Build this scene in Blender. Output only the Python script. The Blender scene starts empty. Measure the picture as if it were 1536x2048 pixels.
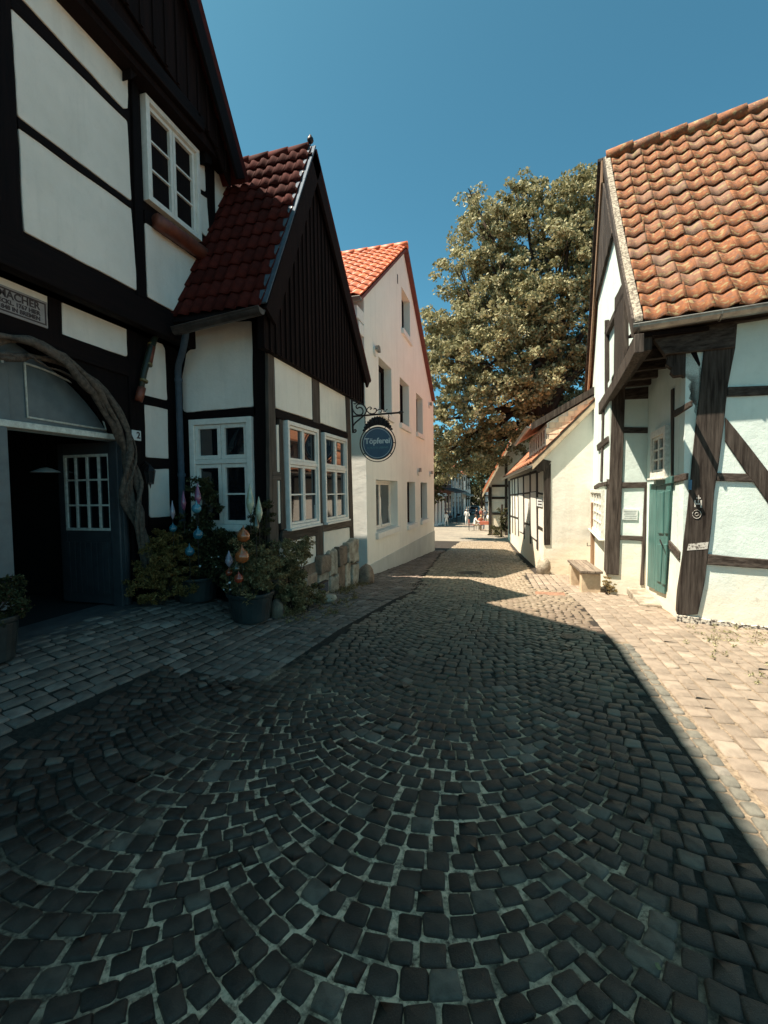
import bpy, math, random
import numpy as np
from mathutils import Vector, Matrix
R = random.Random(7)
rad = math.radians
scene = bpy.context.scene
col = scene.collection

# ---------------------------------------------------------------- camera
F_PX, CX, CY, EYE = 930.0, 768.0, 1024.0, 1.6
yaw, pitch, roll = rad(15.2), rad(2.7), 0.013
fwd = Vector((-math.sin(yaw)*math.cos(pitch), math.cos(yaw)*math.cos(pitch), -math.sin(pitch)))
r0 = Vector((math.cos(yaw), math.sin(yaw), 0)); u0 = r0.cross(fwd)
RT = r0*math.cos(roll)-u0*math.sin(roll); UP = u0*math.cos(roll)+r0*math.sin(roll)
EYEP = Vector((0, 0, EYE))
cam_d = bpy.data.cameras.new('camera'); cam = bpy.data.objects.new('camera', cam_d); col.objects.link(cam)
cam_d.sensor_fit = 'HORIZONTAL'; cam_d.sensor_width = 36; cam_d.lens = F_PX/1536*36
cam_d.clip_start = .05; cam_d.clip_end = 2000
M = Matrix((RT, UP, -fwd)).transposed().to_4x4(); M.translation = EYEP
cam.matrix_world = M
scene.camera = cam

# ---------------------------------------------------------------- light
SUN = Vector((-.45, -.20, 1.0)).normalized()
W = bpy.data.worlds.new('World'); scene.world = W; W.use_nodes = True
nt = W.node_tree; bg = nt.nodes['Background']
sky = nt.nodes.new('ShaderNodeTexSky'); sky.sky_type = 'NISHITA'; sky.sun_disc = False
sky.sun_elevation = math.asin(SUN.z); sky.sun_rotation = math.atan2(SUN.x, SUN.y)
sky.air_density = .5; sky.dust_density = 1.2; sky.ozone_density = 2.0
hs = nt.nodes.new('ShaderNodeMix'); hs.data_type = 'RGBA'; hs.blend_type = 'MULTIPLY'; hs.inputs[0].default_value = 1
hs.inputs[7].default_value = (.31, .66, .55, 1)
nt.links.new(sky.outputs[0], hs.inputs[6]); nt.links.new(hs.outputs[2], bg.inputs[0])
bg.inputs[1].default_value = .145
sl = bpy.data.lights.new('sun', 'SUN'); so = bpy.data.objects.new('sun', sl); col.objects.link(so)
sl.energy = 5.0; sl.angle = rad(.5); sl.color = (1, .89, .74)
so.rotation_euler = SUN.to_track_quat('Z', 'Y').to_euler(); so.location = (-20, -10, 40)
vs = scene.view_settings
vs.view_transform = 'Standard'; vs.look = 'None'; vs.gamma = 1; vs.exposure = 1.4; vs.use_curve_mapping = False
scene.render.engine = 'CYCLES'
scene.cycles.max_bounces = 7; scene.cycles.diffuse_bounces = 4; scene.cycles.transparent_max_bounces = 4

# ---------------------------------------------------------------- helpers: rays and planes
def ray(x, y): return fwd + RT*((x-CX)/F_PX) + UP*((CY-y)/F_PX)
def proj(p):
    d = Vector(p)-EYEP; z = d.dot(fwd)
    if z < .05: return None
    return CX+F_PX*d.dot(RT)/z, CY-F_PX*d.dot(UP)/z
ZV = Vector((0, 0, 1))
class Pl:
    """vertical wall plane; n = outward normal, s runs along u = z x n"""
    def __init__(s, p, n):
        s.p = Vector(p); s.n = Vector(n).normalized(); s.u = ZV.cross(s.n).normalized()
    def px(s, x, y, off=0):
        d = ray(x, y); q = s.p+s.n*off
        return EYEP+d*((q-EYEP).dot(s.n)/d.dot(s.n))
    def sz(s, x, y, off=0):
        q = s.px(x, y, off); return ((q-s.p).dot(s.u), q.z)
    def at(s, a, z, off=0):
        q = s.p+s.u*a+s.n*off; return Vector((q.x, q.y, z))
def lerp(a, b, t): return a+(b-a)*t
def sstep(a, b, x):
    t = min(1, max(0, (x-a)/(b-a))); return t*t*(3-2*t)
PROF = [(-99, 0), (5, 0), (7, -.09), (8.6, -.24), (10, -.36), (14, -.66), (20, -1.03), (30, -1.45), (51, -2.25), (85, -2.95), (150, -3.6), (900, -5)]
def gz(x, y):
    z = float(np.interp(y, [a for a, b in PROF], [b for a, b in PROF]))
    return z + .28*sstep(-2.5, -4.2, x)*(1-sstep(4.9, 7.4, y))

# ---------------------------------------------------------------- helpers: meshes
class MB:
    def __init__(s): s.v = []; s.f = []; s.m = []
    def add(s, vs_, fs, mi=0):
        b = len(s.v); s.v += [tuple(v) for v in vs_]
        for f in fs: s.f.append(tuple(b+i for i in f)); s.m.append(mi)
        return s
    def prism(s, pts, vec, mi=0):
        n = len(pts); vec = Vector(vec)
        a = [Vector(p) for p in pts]; b = [p+vec for p in a]
        return s.add(a+b, [tuple(range(n))[::-1], tuple(range(n, 2*n))]+[(i, (i+1) % n, n+(i+1) % n, n+i) for i in range(n)], mi)
    def box(s, c, ax, ay, az, mi=0):
        c = Vector(c); ax, ay, az = Vector(ax), Vector(ay), Vector(az)
        return s.prism([c-ax-ay-az, c+ax-ay-az, c+ax+ay-az, c-ax+ay-az], az*2, mi)
    def abox(s, x0, x1, y0, y1, z0, z1, mi=0):
        return s.prism([(x0, y0, z0), (x1, y0, z0), (x1, y1, z0), (x0, y1, z0)], (0, 0, z1-z0), mi)
    def pbox(s, pl, s0, s1, z0, z1, o0, o1, mi=0):
        return s.prism([pl.at(s0, z0, o0), pl.at(s1, z0, o0), pl.at(s1, z1, o0), pl.at(s0, z1, o0)], pl.n*(o1-o0), mi)
    def tube(s, pts, r, n=8, mi=0, cap=True):
        pts = [Vector(p) for p in pts]; k = len(pts)
        rs = r if isinstance(r, (list, tuple)) else [r]*k
        vs_ = []; prev = None
        for i, p in enumerate(pts):
            t = (pts[min(i+1, k-1)]-pts[max(i-1, 0)]).normalized()
            if prev is None: prev = t.orthogonal().normalized()
            a = (prev-t*prev.dot(t)).normalized(); b = t.cross(a); prev = a
            for j in range(n):
                th = 2*math.pi*j/n; vs_.append(p+(a*math.cos(th)+b*math.sin(th))*rs[i])
        fs = [(i*n+j, i*n+(j+1) % n, (i+1)*n+(j+1) % n, (i+1)*n+j) for i in range(k-1) for j in range(n)]
        if cap: fs += [tuple(range(n))[::-1], tuple(range((k-1)*n, k*n))]
        return s.add(vs_, fs, mi)
    def lathe(s, c, prof, n=14, mi=0):
        c = Vector(c); vs_ = []; k = len(prof)
        for (r, z) in prof:
            for j in range(n):
                th = 2*math.pi*j/n; vs_.append(c+Vector((r*math.cos(th), r*math.sin(th), z)))
        fs = [(i*n+j, i*n+(j+1) % n, (i+1)*n+(j+1) % n, (i+1)*n+j) for i in range(k-1) for j in range(n)]
        fs += [tuple(range(n))[::-1], tuple(range((k-1)*n, k*n))]
        return s.add(vs_, fs, mi)
def mesh_of(name, mb, mats, smooth=False):
    me = bpy.data.meshes.new(name); me.from_pydata(mb.v, [], mb.f)
    if not isinstance(mats, (list, tuple)): mats = [mats]
    for m in mats: me.materials.append(m)
    if len(mats) > 1: me.polygons.foreach_set('material_index', mb.m)
    if smooth: me.polygons.foreach_set('use_smooth', [True]*len(me.polygons))
    me.update(); return me
ORG = {}
def org(o): return ORG.get(o.name, Vector((0, 0, 0)))
def tag(o, label=None, cat=None, group=None, kind=None):
    if label: o['label'] = label
    if cat: o['category'] = cat
    if group: o['group'] = group
    if kind: o['kind'] = kind
    return o
def thing(name, loc, label, cat, group=None):
    o = bpy.data.objects.new(name, None); col.objects.link(o); o.location = loc; o.empty_display_size = .1
    ORG[o.name] = Vector(loc); return tag(o, label, cat, group)
def fixn(me):
    import bmesh
    b = bmesh.new(); b.from_mesh(me); bmesh.ops.recalc_face_normals(b, faces=b.faces); b.to_mesh(me); b.free()
def obj(name, mb, mats, parent=None, bevel=0, smooth=False, label=None, kind=None, fix=True):
    me = mesh_of(name, mb, mats, smooth)
    if fix: fixn(me)
    if parent is not None:
        g = org(parent)
        if g.length: me.transform(Matrix.Translation(-g))
    o = bpy.data.objects.new(name, me); col.objects.link(o)
    if parent is not None: o.parent = parent; ORG[o.name] = org(parent)
    if bevel:
        b = o.modifiers.new('bevel', 'BEVEL'); b.width = bevel; b.segments = 2; b.limit_method = 'ANGLE'; b.angle_limit = rad(35)
    if label: o['label'] = label
    if kind: o['kind'] = kind
    return o
def inst(name, me, mat4, parent):
    o = bpy.data.objects.new(name, me); col.objects.link(o)
    m = Matrix(mat4)
    if parent is not None: o.parent = parent; m.translation = m.translation-org(parent); ORG[o.name] = org(parent)
    o.matrix_local = m; return o
def wob(pts, step=.14, amp=.005, rnd=R):
    out = []; n = len(pts)
    for i in range(n):
        a, b = Vector(pts[i]), Vector(pts[(i+1) % n]); L = (b-a).length; k = max(1, int(L/step))
        d = (b-a)/max(L, 1e-6)
        for j in range(k):
            p = a.lerp(b, j/k)
            p = p+Vector((rnd.uniform(-1, 1), rnd.uniform(-1, 1), rnd.uniform(-1, 1)))*amp
            out.append(p)
    return out
def flat(pl, pts, off):      # push jittered points back on the plane offset
    return [p-pl.n*((p-pl.p).dot(pl.n)-off) for p in pts]
def rounded(pts, r):
    out = []; n = len(pts)
    for i in range(n):
        a, b, c = Vector(pts[i-1]), Vector(pts[i]), Vector(pts[(i+1) % n])
        d1 = (a-b); d2 = (c-b); k = min(r, d1.length*.3, d2.length*.3)
        p1 = b+d1.normalized()*k; p2 = b+d2.normalized()*k
        out += [p1, b*.5+(p1+p2)*.25, p2]
    return out
def panel(root, pl, px, off=.012, mat=None, name='plaster_panel', amp=.004, r=.03, depth=.05, base=0.0, label=None):
    p = [pl.px(x, y, base+off) for x, y in px]
    p = flat(pl, wob(rounded(p, r), .12, amp), base+off)
    o = obj(name, MB().prism(p, -pl.n*depth), mat, root, bevel=.006)
    if label: o['label'] = label
    return o
def timber(root, pl, px, off=.03, mat=None, name='timber_beam', amp=.004, depth=.08, base=0.0, bevel=.008, label=None):
    p = [pl.px(x, y, base+off) for x, y in px]
    p = flat(pl, wob(p, .18, amp), base+off)
    return obj(name, MB().prism(p, -pl.n*depth), mat, root, bevel=bevel, label=label)
def slab(root, pl, pts_sz, off, depth, mat, name, bevel=0, label=None):
    return obj(name, MB().prism([pl.at(a, z, off) for a, z in pts_sz], -pl.n*depth), mat, root, bevel=bevel, label=label)

# ---------------------------------------------------------------- materials
def nodes(name):
    m = bpy.data.materials.new(name); m.use_nodes = True
    return m, m.node_tree, m.node_tree.nodes['Principled BSDF']
def L(t, a, b): t.links.new(a, b)
def noise(t, scale, detail=4, rough=.6, sc=None, w=None):
    tc = t.nodes.new('ShaderNodeTexCoord'); n = t.nodes.new('ShaderNodeTexNoise')
    n.inputs['Scale'].default_value = scale; n.inputs['Detail'].default_value = detail; n.inputs['Roughness'].default_value = rough
    if sc:
        mp = t.nodes.new('ShaderNodeMapping'); mp.inputs['Scale'].default_value = sc; L(t, tc.outputs['Object'], mp.inputs[0]); L(t, mp.outputs[0], n.inputs['Vector'])
    else: L(t, tc.outputs['Object'], n.inputs['Vector'])
    return n
def ramp(t, src, stops):
    r = t.nodes.new('ShaderNodeValToRGB'); e = r.color_ramp.elements
    while len(e) < len(stops): e.new(.5)
    for i, (p, c) in enumerate(stops):
        e[i].position = p; e[i].color = (*c, 1) if len(c) == 3 else c
    L(t, src, r.inputs[0]); return r
def mixc(t, fac, a, b, mode='MIX'):
    m = t.nodes.new('ShaderNodeMix'); m.data_type = 'RGBA'; m.blend_type = mode
    for i, v in ((0, fac), (6, a), (7, b)):
        if hasattr(v, 'is_output'): L(t, v, m.inputs[i])
        else: m.inputs[i].default_value = v if i == 0 else ((*v, 1) if len(v) == 3 else v)
    return m.outputs[2]
def math_(t, op, a, b=0.0, clamp=False):
    m = t.nodes.new('ShaderNodeMath'); m.operation = op; m.use_clamp = clamp
    for i, v in ((0, a), (1, b)):
        if hasattr(v, 'is_output'): L(t, v, m.inputs[i])
        else: m.inputs[i].default_value = v
    return m.outputs[0]
def bump(t, bsdf, h, strength=.3, dist=.01):
    b = t.nodes.new('ShaderNodeBump'); b.inputs['Strength'].default_value = strength; b.inputs['Distance'].default_value = dist
    L(t, h, b.inputs['Height']); L(t, b.outputs[0], bsdf.inputs['Normal'])
def rnd_value(t):   # per object and per loose piece
    oi = t.nodes.new('ShaderNodeObjectInfo'); g = t.nodes.new('ShaderNodeNewGeometry')
    return math_(t, 'FRACT', math_(t, 'ADD', oi.outputs['Random'], g.outputs['Random Per Island']))
def mat(name, c1, c2=None, scale=6, rough=.8, bs=.3, bd=.01, sc=None, metal=0, spec=.5, var=0, bscale=None, lo=.35, hi=.65, emis=None):
    m, t, b = nodes(name)
    c2 = c2 or tuple(x*.75 for x in c1)
    n = noise(t, scale, 6, .65, sc); r = ramp(t, n.outputs[0], [(lo, c2), (hi, c1)]); c = r.outputs[0]
    if var:
        v = rnd_value(t); f = math_(t, 'ADD', math_(t, 'MULTIPLY', v, 2*var), 1-var)
        cc = t.nodes.new('ShaderNodeCombineColor')
        for i in range(3): L(t, f, cc.inputs[i])
        c = mixc(t, 1.0, c, cc.outputs[0], 'MULTIPLY')
    L(t, c, b.inputs['Base Color'])
    b.inputs['Roughness'].default_value = rough; b.inputs['Metallic'].default_value = metal
    b.inputs['Specular IOR Level'].default_value = spec
    if bs:
        n2 = noise(t, bscale or scale*6, 6, .7, sc); bump(t, b, n2.outputs[0], bs, bd)
    if emis: b.inputs['Emission Color'].default_value = (*emis[0], 1); b.inputs['Emission Strength'].default_value = emis[1]
    return m
def plaster(name, c1, c2, dirt=None, dirt_z=None, crack=0.0):
    m, t, b = nodes(name)
    n = noise(t, 1.3, 6, .6); c = ramp(t, n.outputs[0], [(.35, c2), (.62, c1)]).outputs[0]
    n3 = noise(t, 9, 5, .7); c = mixc(t, math_(t, 'MULTIPLY', ramp(t, n3.outputs[0], [(.55, (0, 0, 0)), (.75, (1, 1, 1))]).outputs[0], .22), c, tuple(x*.72 for x in c2))
    n6 = noise(t, 3.5, 6, .7, (1, 1, .10)); c = mixc(t, math_(t, 'MULTIPLY', ramp(t, n6.outputs[0], [(.50, (0, 0, 0)), (.72, (1, 1, 1))]).outputs[0], .28), c, tuple(x*.68 for x in c2))
    if dirt:
        g = t.nodes.new('ShaderNodeNewGeometry'); sp = t.nodes.new('ShaderNodeSeparateXYZ'); L(t, g.outputs['Position'], sp.inputs[0])
        nn = noise(t, 2.2, 8, .65)
        h = math_(t, 'ADD', sp.outputs[2], math_(t, 'MULTIPLY', math_(t, 'SUBTRACT', nn.outputs[0], .5), 1.3))
        f = math_(t, 'SUBTRACT', 1.0, math_(t, 'DIVIDE', math_(t, 'SUBTRACT', h, dirt_z[0]), dirt_z[1]-dirt_z[0]), True)
        c = mixc(t, f, c, dirt)
        # flaked spots low down
        n5 = noise(t, 14, 8, .75); sp2 = ramp(t, n5.outputs[0], [(.60, (0, 0, 0)), (.63, (1, 1, 1))]).outputs[0]
        f2 = math_(t, 'MULTIPLY', math_(t, 'MULTIPLY', sp2, f), .45)
        c = mixc(t, f2, c, (.30, .24, .18))
    L(t, c, b.inputs['Base Color']); b.inputs['Roughness'].default_value = .92; b.inputs['Specular IOR Level'].default_value = .2
    n2 = noise(t, 30, 8, .75); n4 = noise(t, 2.5, 3, .5)
    bump(t, b, math_(t, 'ADD', n2.outputs[0], math_(t, 'MULTIPLY', n4.outputs[0], 4.0)), .4, .012)
    return m
def wood(name, c1, c2, axis, rough=.75, bs=.6, lo=.3, hi=.7):
    sc = {'z': (1, 1, .07), 'x': (.07, 1, 1), 'y': (1, .07, 1)}[axis]
    return mat(name, c1, c2, scale=28, rough=rough, bs=bs, bd=.008, sc=sc, bscale=40, var=.25, lo=lo, hi=hi, spec=.12)
m_pl_left = plaster('white_plaster', (.88, .78, .69), (.78, .69, .60))
m_pl_bay = plaster('cream_plaster', (.88, .79, .68), (.80, .71, .60))
m_pl_white = plaster('fresh_render', (.80, .78, .71), (.76, .74, .67))
m_pl_plinth = plaster('grey_render', (.50, .52, .50), (.44, .46, .44))
m_pl_right = plaster('mint_plaster', (.66, .74, .69), (.56, .65, .60), (.72, .66, .54), (.15, .75))
m_pl_bench = plaster('pale_plaster', (.78, .74, .65), (.71, .67, .58), (.74, .64, .49), (-.3, .35))
m_blk = wood('black_timber', (.010, .005, .0045), (.004, .0025, .0025), 'z', .8)
m_blkh = wood('black_timber_grain_along', (.010, .005, .0045), (.004, .0025, .0025), 'y', .8)
m_brd = wood('dark_board', (.016, .007, .006), (.007, .0035, .003), 'z', .9)
m_wea = wood('weathered_timber', (.13, .10, .08), (.03, .022, .018), 'z')
m_weah = wood('weathered_rail', (.13, .10, .08), (.03, .022, .018), 'y')
m_rt = wood('old_brown_timber', (.12, .098, .082), (.022, .016, .013), 'z', lo=.36, hi=.80)
m_rth = wood('old_brown_rail', (.12, .098, .082), (.022, .016, .013), 'x', lo=.36, hi=.80)
m_barge = wood('sunbleached_board', (.34, .22, .14), (.14, .08, .05), 'z')
m_benchw = wood('silvered_plank', (.26, .21, .16), (.12, .09, .07), 'y')
m_wpaint = mat('white_paint', (.84, .77, .69), (.72, .66, .58), 12, .45, .15, .003)
m_wpaint2 = mat('old_white_paint', (.74, .72, .64), (.5, .47, .40), 20, .6, .4, .004)
m_red = mat('ox_red_paint', (.20, .05, .025), (.10, .025, .014), 10, .5, .4, .006)
m_green = mat('dark_green_paint', (.02, .025, .014), None, 10, .5, .3)
m_gold = mat('gilt_paint', (.22, .15, .05), None, 10, .4, .2)
m_glass = mat('dark_window_glass', (.008, .009, .012), None, 2, .03, .0, spec=.9)
m_bar = m_wpaint
m_curtain = mat('violet_curtain_glass', (.17, .12, .34), (.09, .065, .20), 3, .3, 0, spec=.3)
m_grey_door = mat('blue_grey_paint', (.12, .15, .16), (.09, .115, .125), 8, .45, .2, .004)
m_leafdoor = mat('dark_grey_door_paint', (.05, .052, .055), (.035, .036, .04), 8, .5, .2, .004)
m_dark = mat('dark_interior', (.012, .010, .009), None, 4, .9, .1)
m_teal = mat('teal_door_paint', (.075, .185, .165), (.035, .10, .09), 14, .5, .4, .004, sc=(1, 1, .15))
m_zinc = mat('weathered_zinc', (.10, .13, .165), (.07, .09, .115), 10, .8, .2, .003, metal=.6)
m_zincd = mat('brown_gutter_metal', (.10, .08, .07), (.05, .04, .036), 8, .4, .2, .003, metal=.5)
m_zincl = mat('pale_gutter_metal', (.36, .34, .30), (.22, .20, .18), 9, .4, .25, .003, metal=.7)
m_iron = mat('wrought_iron', (.02, .012, .012), None, 20, .5, .3, .002, metal=.4)
m_tile_bay = mat('dark_red_tile', (.078, .013, .009), (.045, .008, .006), 14, .85, .3, .004, var=.25, spec=.12)
m_tile_w = mat('orange_tile', (.60, .135, .04), (.48, .10, .03), 10, .6, .2, .004, var=.18)
def old_tile():
    m, t, b = nodes('old_clay_tile')
    n = noise(t, 9, 8, .7); c = ramp(t, n.outputs[0], [(.32, (.055, .028, .018)), (.48, (.22, .070, .022)), (.72, (.38, .13, .036))]).outputs[0]
    v = rnd_value(t); c = mixc(t, ramp(t, v, [(0, (0, 0, 0)), (.75, (.1, .1, .1)), (1, (.75, .75, .75))]).outputs[0], c, (.23, .15, .11))
    oi = t.nodes.new('ShaderNodeObjectInfo'); tc = t.nodes.new('ShaderNodeTexCoord'); va = t.nodes.new('ShaderNodeVectorMath'); va.operation = 'ADD'
    L(t, tc.outputs['Object'], va.inputs[0]); L(t, math_(t, 'MULTIPLY', oi.outputs['Random'], 90), va.inputs[1])
    n2 = t.nodes.new('ShaderNodeTexNoise'); n2.inputs['Scale'].default_value = 13; n2.inputs['Detail'].default_value = 7; L(t, va.outputs[0], n2.inputs['Vector'])
    c = mixc(t, ramp(t, n2.outputs[0], [(.56, (0, 0, 0)), (.62, (.9, .9, .9))]).outputs[0], c, (.30, .215, .10))
    c = mixc(t, ramp(t, n2.outputs[0], [(.30, (.8, .8, .8)), (.40, (0, 0, 0))]).outputs[0], c, (.12, .09, .07))
    L(t, c, b.inputs['Base Color']); b.inputs['Roughness'].default_value = .85
    n3 = noise(t, 55, 8, .7); bump(t, b, n3.outputs[0], .8, .008); return m
m_tile_r = old_tile()
m_tile_f = mat('far_orange_tile', (.50, .17, .08), (.36, .11, .05), 3, .7, .3, .02, var=.2)
m_slate = mat('pale_cladding_tile', (.80, .66, .48), (.66, .52, .37), 8, .7, .3, .004, var=.22)
def sett_mat(name, c1, c2, c3, rough, var, sunlit_sand=None):
    m, t, b = nodes(name)
    v = rnd_value(t)
    c = ramp(t, v, [(0, c2), (.45, c1), (.85, c1), (.93, c3), (1, tuple(x*(1.5 if sunlit_sand else 1) for x in c3))]).outputs[0]
    n = noise(t, 26, 7, .7); c = mixc(t, ramp(t, n.outputs[0], [(.45, (0, 0, 0)), (.75, (.6, .6, .6))]).outputs[0], c, c3)
    g = noise(t, 1.1, 5, .6); c = mixc(t, ramp(t, g.outputs[0], [(.4, (0, 0, 0)), (.65, (.5, .5, .5))]).outputs[0], c, tuple(x*.6 for x in c2))
    if sunlit_sand:   # sunlit paleness of the far lane put into the colour as a sandy tone
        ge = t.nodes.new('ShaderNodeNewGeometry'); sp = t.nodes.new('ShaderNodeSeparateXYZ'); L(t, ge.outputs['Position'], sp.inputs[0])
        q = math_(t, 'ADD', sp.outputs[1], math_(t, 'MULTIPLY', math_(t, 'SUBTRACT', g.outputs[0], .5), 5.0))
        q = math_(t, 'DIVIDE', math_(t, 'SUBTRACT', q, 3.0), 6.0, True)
        c = mixc(t, math_(t, 'MULTIPLY', q, .85), c, mixc(t, v, sunlit_sand, tuple(x*.6 for x in sunlit_sand)))
    L(t, c, b.inputs['Base Color'])
    r = t.nodes.new('ShaderNodeMapRange'); L(t, v, r.inputs[0]); r.inputs[3].default_value = rough-var; r.inputs[4].default_value = rough+var
    L(t, r.outputs[0], b.inputs['Roughness'])
    b.inputs['Specular IOR Level'].default_value = .28
    n3 = noise(t, 60, 8, .75); n4 = noise(t, 14, 3, .5)
    bump(t, b, math_(t, 'ADD', n3.outputs[0], math_(t, 'MULTIPLY', n4.outputs[0], 1.5)), .55, .006); return m
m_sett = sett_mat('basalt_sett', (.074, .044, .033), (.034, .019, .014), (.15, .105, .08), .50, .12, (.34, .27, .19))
m_pave = sett_mat('grey_paver', (.20, .148, .12), (.10, .07, .056), (.30, .23, .19), .65, .08)
m_paver = sett_mat('sandy_paver', (.26, .205, .155), (.20, .157, .118), (.32, .26, .20), .8, .05)
m_edge = sett_mat('edging_sett', (.16, .15, .12), (.10, .095, .08), (.25, .22, .18), .7, .06)
def joint_mat():
    m, t, b = nodes('joint_sand')
    g = t.nodes.new('ShaderNodeNewGeometry'); sp = t.nodes.new('ShaderNodeSeparateXYZ'); L(t, g.outputs['Position'], sp.inputs[0])
    n = noise(t, 1.6, 5, .6); n2 = noise(t, 35, 6, .7)
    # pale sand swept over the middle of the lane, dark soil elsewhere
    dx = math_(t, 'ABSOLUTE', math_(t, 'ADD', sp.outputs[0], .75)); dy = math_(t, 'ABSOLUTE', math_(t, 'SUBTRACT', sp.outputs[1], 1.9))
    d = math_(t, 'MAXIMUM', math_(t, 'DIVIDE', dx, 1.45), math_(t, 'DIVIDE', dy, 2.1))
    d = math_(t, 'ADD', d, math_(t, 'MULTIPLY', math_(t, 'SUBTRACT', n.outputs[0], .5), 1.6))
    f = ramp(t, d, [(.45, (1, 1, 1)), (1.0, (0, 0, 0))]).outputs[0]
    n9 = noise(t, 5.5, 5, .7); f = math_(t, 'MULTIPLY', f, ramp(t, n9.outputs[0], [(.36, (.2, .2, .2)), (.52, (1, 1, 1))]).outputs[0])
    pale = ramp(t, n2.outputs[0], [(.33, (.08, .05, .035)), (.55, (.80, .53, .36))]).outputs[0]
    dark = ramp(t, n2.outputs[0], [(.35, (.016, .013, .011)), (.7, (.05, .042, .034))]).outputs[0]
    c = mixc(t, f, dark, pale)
    # sandy joints in the light pavement on the right side
    f2 = ramp(t, sp.outputs[0], [(.0, (0, 0, 0)), (1, (0, 0, 0))])
    f3 = math_(t, 'GREATER_THAN', sp.outputs[0], 1.04)
    c = mixc(t, f3, c, ramp(t, n2.outputs[0], [(.35, (.10, .075, .05)), (.65, (.30, .23, .16))]).outputs[0])
    L(t, c, b.inputs['Base Color']); b.inputs['Roughness'].default_value = .95; b.inputs['Specular IOR Level'].default_value = .2
    bump(t, b, n2.outputs[0], .8, .01); return m
m_joint = joint_mat()
def far_cobble():
    m, t, b = nodes('distant_cobble')
    tc = t.nodes.new('ShaderNodeTexCoord'); v = t.nodes.new('ShaderNodeTexVoronoi'); v.inputs['Scale'].default_value = 7; v.inputs['Randomness'].default_value = .5
    L(t, tc.outputs['Object'], v.inputs['Vector'])
    n = noise(t, .8, 5, .6)
    c = mixc(t, .5, ramp(t, v.outputs['Color'], [(0, (.10, .085, .07)), (1, (.26, .22, .17))]).outputs[0], ramp(t, n.outputs[0], [(.3, (.13, .11, .09)), (.7, (.32, .27, .20))]).outputs[0])
    L(t, c, b.inputs['Base Color']); b.inputs['Roughness'].default_value = .8
    bump(t, b, v.outputs['Distance'], .4, .01); return m
m_far = far_cobble()
def leaf_mat(name, c1, c2, c3, tr=.35):
    m, t, b = nodes(name)
    v = rnd_value(t); c = ramp(t, v, [(0, c2), (.5, c1), (1, c3)]).outputs[0]
    L(t, c, b.inputs['Base Color']); b.inputs['Roughness'].default_value = .65; b.inputs['Specular IOR Level'].default_value = .15
    tb = t.nodes.new('ShaderNodeBsdfTranslucent'); L(t, c, tb.inputs[0])
    mx = t.nodes.new('ShaderNodeMixShader'); mx.inputs[0].default_value = tr
    L(t, b.outputs[0], mx.inputs[1]); L(t, tb.outputs[0], mx.inputs[2]); L(t, mx.outputs[0], t.nodes['Material Output'].inputs[0]); return m
m_leaf = leaf_mat('tree_leaf', (.29, .265, .135), (.145, .138, .068), (.44, .40, .25), .25)
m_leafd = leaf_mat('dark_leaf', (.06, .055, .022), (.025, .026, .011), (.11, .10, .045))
m_leafb = leaf_mat('bronze_conifer_leaf', (.25, .15, .045), (.11, .07, .025), (.38, .25, .09))
m_leafy = leaf_mat('olive_leaf', (.26, .19, .085), (.11, .085, .04), (.42, .32, .16))
m_pink = mat('pink_petal', (.50, .22, .30), None, 5, .6, 0, var=.3)
m_whitef = mat('white_petal', (.65, .62, .60), None, 5, .6, 0, var=.2)
m_bark = wood('bark', (.075, .052, .038), (.02, .014, .011), 'z', .95, 1.0)
m_vine = mat('vine_bark', (.16, .115, .085), (.055, .038, .028), 24, .9, .9, .012)
m_stone = mat('rubble_stone', (.32, .22, .15), (.13, .085, .06), 5, .9, .9, .03, var=.3, bscale=22)
m_stonel = mat('limewashed_stone', (.52, .46, .36), (.22, .17, .12), 6, .9, .9, .03, var=.2, bscale=22)
m_sill = mat('pale_sill', (.74, .72, .68), (.66, .64, .60), 9, .7, .1, .003)
m_pot = mat('dark_glazed_tub', (.035, .04, .038), (.016, .018, .018), 7, .4, .4, .006)
m_soil = mat('potting_soil', (.02, .014, .01), None, 30, .95, .8)
# ---------------------------------------------------------------- ground
def sheet(name, xs, ys, dz, m, kind='structure'):
    mb = MB(); nx, ny = len(xs), len(ys)
    mb.v = [(x, y, gz(x, y)+dz) for y in ys for x in xs]
    mb.f = [(j*nx+i, j*nx+i+1, (j+1)*nx+i+1, (j+1)*nx+i) for j in range(ny-1) for i in range(nx-1)]
    mb.m = [0]*len(mb.f); return obj(name, mb, m, None, kind=kind, smooth=True, fix=False)
xs = [-5.2+i*.1 for i in range(0, 80)]; ys = [-4+i*.2 for i in range(0, 150)]
YEND = 25.8
road = sheet('road_bed', xs, [y for y in ys if y < YEND+.05], -.0115, m_joint)
xf = [-300, -120, -60, -30, -14, -8, -5.2, -2, 1, 2.8, 8, 14, 30, 60, 120, 300]
yf = [-200, -60, -20, -8, -4, 0, 5, 7, 8.6, 10, 14, 20, 25.7, 30, 40, 51, 60, 70, 85, 110, 150, 300, 900]
sheet('ground', xf, yf, -.24, mat('packed_earth', (.12, .10, .07), (.07, .06, .04), 2, .95, .5, .02))
sheet('far_street', [-9, -6, -4, -2, 0, 2, 4], [25.7, 28, 30, 34, 40, 46, 51, 58, 65, 75, 85, 100, 130], -.004, m_far)

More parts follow.
